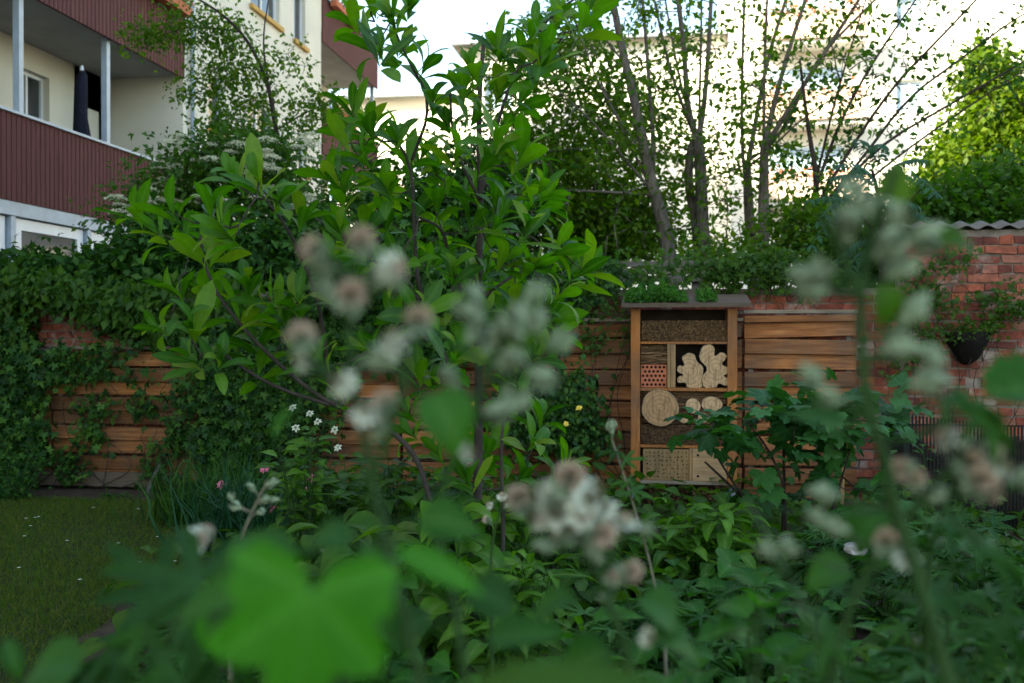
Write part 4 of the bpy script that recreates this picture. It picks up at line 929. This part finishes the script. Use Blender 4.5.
clump('hosta', 'broad-leaved green clump at the foot of the magnolia stem', 'plant', 440, 500, 4.2, 120, 18, T_hosta, 'light', .20, 6, hvar=.5)
clump('leafy_perennial', 'tall upright leafy shoots left of the magnolia foot', 'plant', 400, 440, 5.2, 110, 20, T_lan, 'mid', .16, 9)
clump('leafy_perennial', 'tall leafy shoots right of the magnolia foot', 'plant', 500, 450, 5.2, 100, 20, T_lan, 'light', .16, 9)
clump('leafy_perennial', 'leafy mound behind the broad variegated leaves', 'plant', 345, 455, 6.0, 110, 26, T_ov, 'mid', .11, 10)
clump('leafy_perennial', 'leafy perennials filling the ground before the central fence', 'plant', 445, 470, 6.6, 170, 40, T_ov, 'dark', .11, 10)
# lobed-leaf shrub
fg = woody('fig_shrub', 'shrub with large dark lobed leaves on bent dark stems right of the insect hotel', 'shrub', None,
      [(px3([(770, 640, 6.6), (765, 520, 6.4), (735, 490, 6.3), (705, 462, 6.2)]), .014, .006), (px3([(770, 640, 6.6), (760, 520, 6.3), (730, 478, 6.2), (712, 448, 6.2)]), .013, .005), (px3([(775, 640, 6.6), (785, 500, 6.5), (783, 440, 6.5), (790, 400, 6.5)]), .014, .005), (px3([(775, 640, 6.6), (790, 500, 6.3), (770, 450, 6.3), (745, 420, 6.2)]), .012, .005), (px3([(775, 640, 6.6), (830, 520, 6.4), (850, 450, 6.3)]), .012, .005)],
      many([(795, 408, 6.4, 58, 20, .35, 20), (715, 428, 6.1, 42, 12, .25, 9), (845, 435, 6.3, 50, 34, .35, 18), (780, 450, 6.3, 40, 20, .3, 4), (820, 500, 6.2, 80, 36, .35, 8)]), T_fig, 'fig', .165, 5, .22, 'barkdark', .004, droop=.1, flat=1.25)
clump('leafy_perennial', 'dark toothed leaf clump under the right side of the lobed shrub', 'plant', 870, 520, 5.0, 150, 22, T_cut, 'brambledark', .15, 7)
clump('leafy_perennial', 'small flowering weeds in front of the wire compost bin', 'plant', 935, 440, 6.8, 120, 22, T_small, 'mid', .07, 10, hvar=.6)
clump('leafy_perennial', 'green leafy patch right of centre below the long-leaved clump', 'plant', 740, 560, 4.0, 190, 26, T_tooth, 'bramble', .11, 7)
clump('leafy_perennial', 'mixed dark foliage just right of the pale flower cluster', 'plant', 650, 575, 3.4, 160, 24, T_cut, 'brambledark', .14, 7)
clump('leafy_perennial', 'bright broad leaves between the hosta and the pale flower cluster', 'plant', 520, 560, 3.8, 150, 22, T_lan, 'light', .16, 7)
clump('leafy_perennial', 'dark cut-leaved plant at the right edge below the compost bin', 'plant', 990, 500, 4.2, 170, 28, T_cut, 'brambledark', .15, 8)
clump('leafy_perennial', 'shaded leafy plant low at the right bottom of the bed', 'plant', 850, 600, 2.6, 240, 26, T_tooth, 'bramble', .10, 8)
clump('leafy_perennial', 'green leafy plant low at bottom centre behind the olive leaf', 'plant', 560, 610, 2.4, 220, 26, T_tooth, 'bramble', .10, 8)
clump('leafy_perennial', 'dark leafy plant low at the bottom right corner', 'plant', 980, 590, 2.0, 220, 22, T_cut, 'brambledark', .12, 8)
clump('leafy_perennial', 'toothed green plant behind the big bright blurred leaf', 'plant', 370, 560, 2.6, 170, 22, T_tooth, 'bramble', .10, 8)
clump('leafy_perennial', 'bluish-green cut-leaved plant beside the white blossom at the lawn edge', 'plant', 190, 545, 2.6, 120, 12, T_cut, 'brambledark', .14, 6, hvar=.3)
clump('leafy_perennial', 'green leafy plant below centre between blurred canes', 'plant', 690, 640, 1.8, 200, 20, T_tooth, 'bramble', .08, 8)
# ground cover everywhere in the bed
n = 9000; y = 2.2+R.random(n)*6.6; x = -4+R.random(n)*9.5; q = (x > LAWN(y)+.1); x, y = x[q], y[q]; n = len(x)
z = .03+R.random(n)**1.5*(.28+.10*np.sin(x*3)*np.cos(y*2)); D = R.normal(size=(n, 3))*.6; D[:, 2] *= .4; N = R.normal(size=(n, 3))*.35; N[:, 2] += 1
mb = MB(); foliage(mb, T_ov, np.stack([x, y, z], 1), D, N, .13, .4); tag(mb.build('ground_cover', M['mid'], smooth=True), 'low green ground cover leaves between the bed plants', None, None, 'stuff')

clump('bramble_bush', 'leafy bramble thicket at the lower right in front of the bed', 'plant', 900, 505, 1.55, 330, 34, T_cut, 'brambledark', .085, 9, hvar=.35, upl=.3)
clump('bramble_bush', 'toothed green bramble leaves low at the bottom right of centre', 'plant', 740, 585, 1.5, 260, 26, T_tooth, 'bramble', .065, 9, hvar=.3, upl=.3)
clump('bramble_bush', 'toothed bramble leaves low at the bottom centre around the pale flower head', 'plant', 540, 600, 1.5, 260, 26, T_tooth, 'bramble', .065, 9, hvar=.3, upl=.3)
clump('bramble_bush', 'dark cut leaves low at the bottom left beside the lawn', 'plant', 215, 590, 1.4, 190, 20, T_cut, 'brambledark', .085, 8, hvar=.3, upl=.3)
# ================================================================== FOREGROUND BRAMBLES
def bloom(t, c, kind, r, face=None):
    c = np.asarray(c, float); face = unit(face if face is not None else R.normal(size=3)*.5+[0, -.5, .6])
    u = unit(np.cross(face, [.2, .1, 1])); v = np.cross(face, u)
    if kind == 'b':   # closed felted bud with drawn-out sepal tips
        mb = MB(); n = 6
        for i in range(n):
            a = i*2*PI/n; D = face+.45*(u*math.cos(a)+v*math.sin(a)); mb.scatter(T_lan[2], [c], [D+R.normal(size=3)*.2], [u*math.cos(a)+v*math.sin(a)], [r*(1.7+R.random())])
        p = [c-face*r*.3, c, c+face*r*.45, c+face*r*1.0]; mb.tube(p, np.array([.2, .36, .3, .06])*r, 8)
        return mb.build('flower_bud', M['petalgrey'], t, origin=c, smooth=True)
    mb = MB(); n = 8; a = np.arange(n)*2*PI/n+R.random(); open_ = .15 if kind == 'o' else -.35
    D = np.cos(a)[:, None]*u+np.sin(a)[:, None]*v+face*open_+R.normal(size=(n, 3))*.15
    for l in range(2 if kind == 'o' else 1):
        mb.scatter(T_ov[1], np.repeat([c], n, 0), D+face*.35*l, np.repeat([face], n, 0), np.full(n, r*(1.15-.2*l)))
    k = 60; dd = unit(rdirs(k)+face*.35); mb.scatter(T_tiny[0], c+dd*r*.35, dd+R.normal(size=(k, 3))*.4, rdirs(k), np.full(k, r*.5))
    f = mb.build('flower', M['petalwhite' if kind == 'o' else 'petalgrey'], t, origin=c, smooth=True)
    m2 = MB(); k = 90; dd = unit(rdirs(k)+face*.9); m2.scatter(T_tiny[0], c+face*r*.3+dd*r*.35, dd, rdirs(k), np.full(k, r*(.62 if kind == 's' else .3)))
    m2.build('stamens', M['stamen' if kind != 'o' or R.random() < .45 else 'stamenpale'], f); return f
def cane(label, stems, flowers, leaves, mat='brambledark', stem='stemgreen', r=.0040, name='bramble_cane', gauge=.0023, exf=.12):
    S = [smooth_path(px3(s)) for s in stems]; b = S[0][0].copy(); g = np.array([b[0], b[1], .03])
    t = thing(name, g, label, 'plant', None); mb = MB()
    mb.tube(smooth_path([g, g*.5+b*.5+[.01, .01, 0], b], 1), r*1.3, 7)
    for i, s in enumerate(S): mb.tube(s, np.linspace(r*(1 if i == 0 else .75), r*.55, len(s)), 7)
    A = np.concatenate([resample(s, .008) for s in S])
    ex = [(px+R.normal()*13, py+R.normal()*12, Y+R.normal()*.012, k if R.random() < .7 else 'b', rr*.6) for (px, py, Y, k, rr) in flowers if Y < 1.0 and R.random() < exf]
    for (px, py, Y, k, rr) in list(flowers)+ex:
        c = P(px, py, Y); dist = np.linalg.norm(A-c, axis=1)+(A[:, 2] > c[2]-.006)*.05; a = A[int(np.argmin(dist))]
        mb.tube(curve(a, c, .08, 5), [gauge, gauge*.8], 5); bloom(t, c, k, rr, unit(unit(c-a)+R.normal(size=3)*.3+[0, -.4, .2]))
    for q in leaves:
        px, py, Y, s, (dx, dz, dy) = q[:5]; T = q[5] if len(q) > 5 else T_tooth; mm = q[6] if len(q) > 6 else mat
        c = P(px, py, Y); D = unit([dx, dy, dz]); dist = np.linalg.norm(A-c, axis=1); a = A[int(np.argmin(dist))]
        if dist.min() < .25: mb.tube(curve(a, c, .05, 5), .0013, 5)
        lf = MB(); N = np.array([R.normal()*.2, -.55+R.normal()*.15, .85])
        lf.scatter(T[R.integers(0, len(T))], [c], [D], [N], [s]); lf.build('leaf', M[mm], t, origin=c, smooth=True)
    mb.build('stem', M[stem], t, smooth=True); return t
# A: the pale fuzzy cluster left of centre
Y = .72
cane('blurred bramble cane topped by the tall cluster of pale brown-centred flowers', [[(425, 700, Y), (400, 600, Y), (372, 480, Y), (355, 400, Y), (348, 330, Y), (352, 270, Y)], [(372, 480, Y), (395, 420, Y-.01), (410, 360, Y-.01)], [(355, 400, Y), (325, 370, Y+.01), (305, 350, Y)]],
     [(318, 252, Y, 's', .012), (362, 244, Y-.01, 's', .012), (390, 268, Y-.02, 'o', .014), (335, 268, Y+.01, 'b', .012), (350, 300, Y-.01, 's', .014), (303, 344, Y, 's', .014), (305, 362, Y+.01, 'o', .010), (344, 384, Y-.01, 'o', .012), (396, 345, Y-.01, 'o', .014), (418, 326, Y, 's', .013), (392, 364, Y, 'b', .013), (388, 408, Y, 's', .012), (365, 415, Y-.01, 'o', .011), (330, 300, Y+.02, 'b', .011), (372, 290, Y, 'b', .012), (375, 440, Y, 'b', .010)],
     [(430, 395, Y, .06, (.5, -.7, -.2), T_tooth, 'bramble'), (300, 405, Y+.05, .05, (-.7, -.7, 0), T_lan, 'bramble'), (350, 540, Y, .04, (-1, .1, -.2)), (420, 520, Y, .05, (1, -.1, 0), T_tooth, 'bramble')], stem='stemgreen')
# B: drooping grey buds
Y = .80
cane('blurred cane carrying drooping grey-green buds in front of the magnolia foot', [[(470, 720, Y), (455, 600, Y), (430, 520, Y), (462, 440, Y), (490, 370, Y), (520, 310, Y)], [(490, 370, Y), (530, 360, Y), (560, 350, Y)], [(490, 380, Y), (470, 350, Y), (450, 345, Y)]],
     [(480, 318, Y, 'b', .015), (512, 335, Y-.01, 'b', .015), (538, 330, Y, 'b', .013), (552, 350, Y+.01, 'b', .012), (470, 340, Y+.01, 'b', .013), (500, 365, Y, 'b', .014), (530, 372, Y+.01, 'b', .013), (455, 385, Y, 'b', .011), (510, 410, Y+.01, 'b', .014), (488, 412, Y, 'b', .013), (465, 452, Y, 'o', .009), (528, 300, Y, 'b', .012), (478, 298, Y+.02, 'b', .009), (495, 345, Y, 'b', .012)],
     [(515, 345, Y, .045, (.3, .9, 0), T_tooth, 'olive'), (470, 590, Y+.1, .06, (.8, -.3, 0)), (430, 620, Y, .05, (-.7, -.4, -.2)), (490, 640, Y, .06, (.7, .1, 0), T_tooth, 'bramble')])
# C: white-pink head at bottom centre
Y = .95
cane('dense whitish-pink flower head at bottom centre on a blurred cane', [[(640, 720, Y), (625, 640, Y), (600, 580, Y), (575, 530, Y), (560, 495, Y)], [(600, 580, Y), (615, 550, Y), (630, 530, Y)]],
     [(522, 503, Y, 's', .016), (545, 495, Y-.01, 'o', .017), (568, 482, Y-.02, 's', .018), (590, 492, Y, 'o', .017), (560, 512, Y-.02, 'o', .019), (582, 515, Y-.01, 'o', .017), (540, 520, Y, 'o', .015), (605, 512, Y, 'o', .016), (570, 535, Y, 's', .015), (598, 532, Y-.01, 's', .016), (625, 527, Y, 'o', .015), (612, 520, Y+.02, 's', .014), (555, 545, Y, 'b', .013), (627, 572, Y, 's', .013), (614, 585, Y+.02, 'b', .011), (647, 637, Y, 'o', .010), (585, 500, Y-.03, 'o', .015), (600, 560, Y, 'b', .012)],
     [(640, 600, Y, .06, (.7, -.4, 0)), (575, 600, Y, .06, (-.7, -.3, 0)), (650, 640, Y, .07, (.8, -.2, .2), T_tooth, 'bramble'), (610, 650, Y, .07, (-.6, -.3, -.2), T_tooth, 'bramble')], exf=.6)
# D: tall cane on the right
Y = .80
cane('tall curving bramble cane on the right with grey felted buds at its top', [[(960, 720, Y), (925, 600, Y), (893, 500, Y), (888, 465, Y), (868, 410, Y), (860, 330, Y), (864, 260, Y), (882, 205, Y-.01), (896, 170, Y-.01)], [(862, 300, Y), (840, 250, Y), (820, 215, Y)], [(866, 250, Y), (905, 235, Y), (930, 225, Y)]],
     [(872, 215, Y, 'b', .014), (855, 225, Y-.01, 'b', .014), (848, 240, Y, 'b', .013), (895, 230, Y-.01, 'b', .014), (912, 240, Y, 'b', .014), (880, 255, Y-.02, 'b', .014), (830, 270, Y, 'b', .013), (812, 280, Y+.01, 'b', .012), (826, 288, Y, 'b', .014), (890, 275, Y, 'b', .014), (905, 320, Y, 'b', .014), (885, 350, Y, 'b', .014), (918, 350, Y+.01, 'b', .012), (915, 385, Y, 'b', .014), (860, 200, Y+.01, 'b', .013), (818, 385, Y, 'b', .012), (840, 400, Y, 'b', .010)],
     [(893, 205, Y-.01, .035, (.1, 1, 0), T_tooth, 'olive'), (930, 245, Y, .045, (.9, .1, 0), T_tooth, 'olive'), (880, 285, Y, .04, (.2, -.8, 0), T_tooth, 'olive'), (945, 400, Y, .075, (.95, .1, 0), T_cut, 'brambledark'), (975, 410, Y, .08, (.9, -.35, .2), T_cut, 'brambledark'), (845, 425, Y, .045, (-.9, .2, 0)), (985, 395, Y+.05, .11, (1, 0, 0), T_tooth, 'bramble')], r=.0056)
# D2: flowering sideshoot, right
Y = .85
cane('bramble cane with fading pinkish flowers at the lower right edge', [[(820, 720, Y), (850, 600, Y), (900, 520, Y), (950, 470, Y), (990, 430, Y)], [(900, 520, Y), (880, 490, Y)], [(820, 640, Y), (780, 560, Y+.05), (745, 500, Y+.1)]],
     [(950, 440, Y, 'o', .013), (965, 465, Y, 's', .013), (990, 452, Y, 'o', .013), (975, 480, Y-.01, 's', .014), (1000, 470, Y, 'o', .012), (985, 490, Y, 's', .012), (905, 470, Y, 's', .011), (915, 482, Y, 's', .010), (885, 545, Y, 's', .012), (900, 560, Y, 'o', .010), (825, 520, Y, 'b', .010), (835, 495, Y, 'b', .012), (790, 550, Y, 'b', .012), (770, 556, Y, 'b', .011), (1015, 480, Y, 'b', .012), (930, 500, Y, 'b', .01), (845, 530, Y, 'b', .011)],
     [(880, 510, Y+.2, .06, (-.4, -.6, -.1)), (945, 520, Y+.2, .07, (.7, -.5, -.1), T_cut), (850, 570, Y+.2, .06, (-.8, -.2, 0)), (985, 545, Y+.1, .08, (.8, -.3, 0), T_cut), (1000, 620, Y, .09, (.4, -.5, 0), T_cut), (830, 640, Y, .07, (-.6, -.2, 0), T_cut), (930, 600, Y+.05, .08, (1, .1, 0), T_cut)])
# E: big bright leaf, bottom left of centre
cane('bright green blurred leaf spray filling the bottom left of centre', [[(330, 730, .55), (345, 640, .57), (345, 560, .58)]], [], [(312, 592, .54, .120, (-.1, -1, -.2), T_fig, 'brightleaf'), (360, 575, .60, .07, (.6, -.7, 0), T_fig, 'bramble'), (262, 575, .62, .07, (-.5, -.4, 0), T_tooth, 'brambledark'), (395, 548, .62, .065, (.9, -.4, 0), T_lan, 'brightleaf'), (250, 600, .6, .07, (-.8, -.2, 0), T_tooth, 'bramble'), (290, 560, .7, .05, (-.8, .3, 0))], name='vine_spray')
# F: olive leaf at bottom centre
cane('olive-green blurred leaf arching across the bottom centre edge', [[(430, 760, .42), (450, 740, .42), (480, 712, .42)]], [], [(440, 712, .42, .115, (1, .12, 0), T_lan, 'olive'), (690, 712, .44, .09, (-1, .2, 0), T_lan, 'olive')], name='leaf_spray')
# G: dark cut leaves bottom-left with white blossom
Y = .85
g_ = cane('dark cut-leaved spray at the bottom left corner with one white blossom', [[(160, 740, Y), (170, 640, Y), (190, 560, Y), (195, 540, Y+.2)]], [(196, 540, 1.05, 'o', .016), (188, 546, 1.05, 'o', .013), (204, 534, 1.06, 'o', .013)],
     [(200, 580, Y, .16, (-.9, .1, 0), T_cut), (210, 590, Y, .16, (.5, -.5, 0), T_cut), (150, 620, Y, .15, (-.7, -.3, 0), T_cut), (230, 640, Y, .14, (.3, -.8, 0), T_cut), (170, 660, Y-.1, .13, (-.5, -.3, 0), T_cut), (80, 672, Y, .09, (-.8, -.1, 0), T_tooth), (230, 560, Y+.1, .12, (.6, .3, 0), T_cut), (120, 650, Y, .11, (-1, -.2, 0), T_cut), (215, 655, Y-.1, .06, (.2, .9, 0), T_tooth, 'brightleaf'), (20, 680, .9, .06, (-.3, .8, 0), T_lan, 'bramble'), (270, 600, Y, .13, (.8, -.2, 0), T_cut), (160, 590, Y+.1, .12, (-.6, .5, 0), T_cut)], name='leafy_spray')
# I: dry stalk with buds
Y = 2.0
cane('dry pale stalk with small buds rising above the bottom left foliage', [[(228, 600, Y), (236, 550, Y), (255, 505, Y), (268, 480, Y)], [(236, 545, Y), (248, 538, Y)]], [(268, 485, Y, 'b', .016), (262, 500, Y, 'b', .014), (240, 508, Y, 'b', .013), (254, 490, Y, 'b', .013), (272, 500, Y, 'b', .012), (232, 500, Y, 'b', .011), (258, 512, Y, 'b', .012)], [], stem='stempale', name='dry_stalk', r=.0045)
Y = 2.6
cane('thin brown stalk with jagged leaves in front of the left hotel post', [[(665, 640, Y), (650, 560, Y), (632, 500, Y), (612, 440, Y)]], [(612, 432, Y, 'b', .018)],
     [(625, 460, Y, .09, (.8, .1, 0), T_cut), (618, 450, Y, .08, (-.9, .0, 0), T_cut), (632, 490, Y, .10, (.9, -.3, 0), T_cut), (630, 480, Y, .09, (-.8, -.2, 0), T_cut), (645, 530, Y, .1, (.8, -.2, 0), T_cut)], mat='dark', stem='stempale', name='stalk', r=.004)
Y = 2.4
cane('small white bud spray on a thin green stalk left of the big flower head', [[(490, 580, Y), (492, 540, Y), (500, 510, Y)]], [(502, 497, Y, 'o', .014), (490, 506, Y, 'o', .012), (488, 520, Y, 's', .012), (505, 508, Y, 'b', .012)], [], mat='mid', name='flower_stalk')

# ================================================================== LIGHT, SKY, CAMERA
SUN_EL, SUN_AZ = math.radians(30), math.atan2(-.78, -.62)     # azimuth measured from +Y towards +X
w = bpy.data.worlds.new('World'); bpy.context.scene.world = w; w.use_nodes = True; nt = w.node_tree; nt.nodes.clear()
sky = nt.nodes.new('ShaderNodeTexSky'); sky.sky_type = 'NISHITA'; sky.sun_disc = False; sky.sun_elevation = SUN_EL; sky.sun_rotation = SUN_AZ; sky.dust_density = 1.5
bg = nt.nodes.new('ShaderNodeBackground'); bg.inputs[1].default_value = .15; o = nt.nodes.new('ShaderNodeOutputWorld')
nt.links.new(sky.outputs[0], bg.inputs[0]); nt.links.new(bg.outputs[0], o.inputs[0])
sl = bpy.data.lights.new('sun', 'SUN'); sl.energy = 4.5; sl.angle = math.radians(.5); sl.color = (1, .93, .80)
so = bpy.data.objects.new('sun', sl); C.objects.link(so)
sd = Vector((math.sin(SUN_AZ)*math.cos(SUN_EL), math.cos(SUN_AZ)*math.cos(SUN_EL), math.sin(SUN_EL)))
so.rotation_euler = sd.to_track_quat('Z', 'Y').to_euler(); so.location = (-20, -15, 30)
cd = bpy.data.cameras.new('camera'); co = bpy.data.objects.new('camera', cd); C.objects.link(co); co.location = (0, 0, 1.5)
co.rotation_euler = (PI/2+PIT, 0, YAW); cd.sensor_width = 36; cd.lens = 36*F/1024; cd.clip_end = 1000; cd.clip_start = .05
cd.dof.use_dof = True; cd.dof.focus_distance = 5.6; cd.dof.aperture_fstop = 2.8
sc = bpy.context.scene; sc.camera = co
sc.view_settings.view_transform = 'Standard'; sc.view_settings.look = 'None'; sc.view_settings.exposure = 2.15; sc.view_settings.use_white_balance = True; sc.view_settings.white_balance_temperature = 7500; sc.view_settings.white_balance_tint = 4; sc.view_settings.gamma = 1
sc.cycles.use_denoising = True; sc.cycles.max_bounces = 6; sc.cycles.diffuse_bounces = 3; sc.cycles.transmission_bounces = 3
for ob in bpy.data.objects:
    if '_o' in ob: del ob['_o']
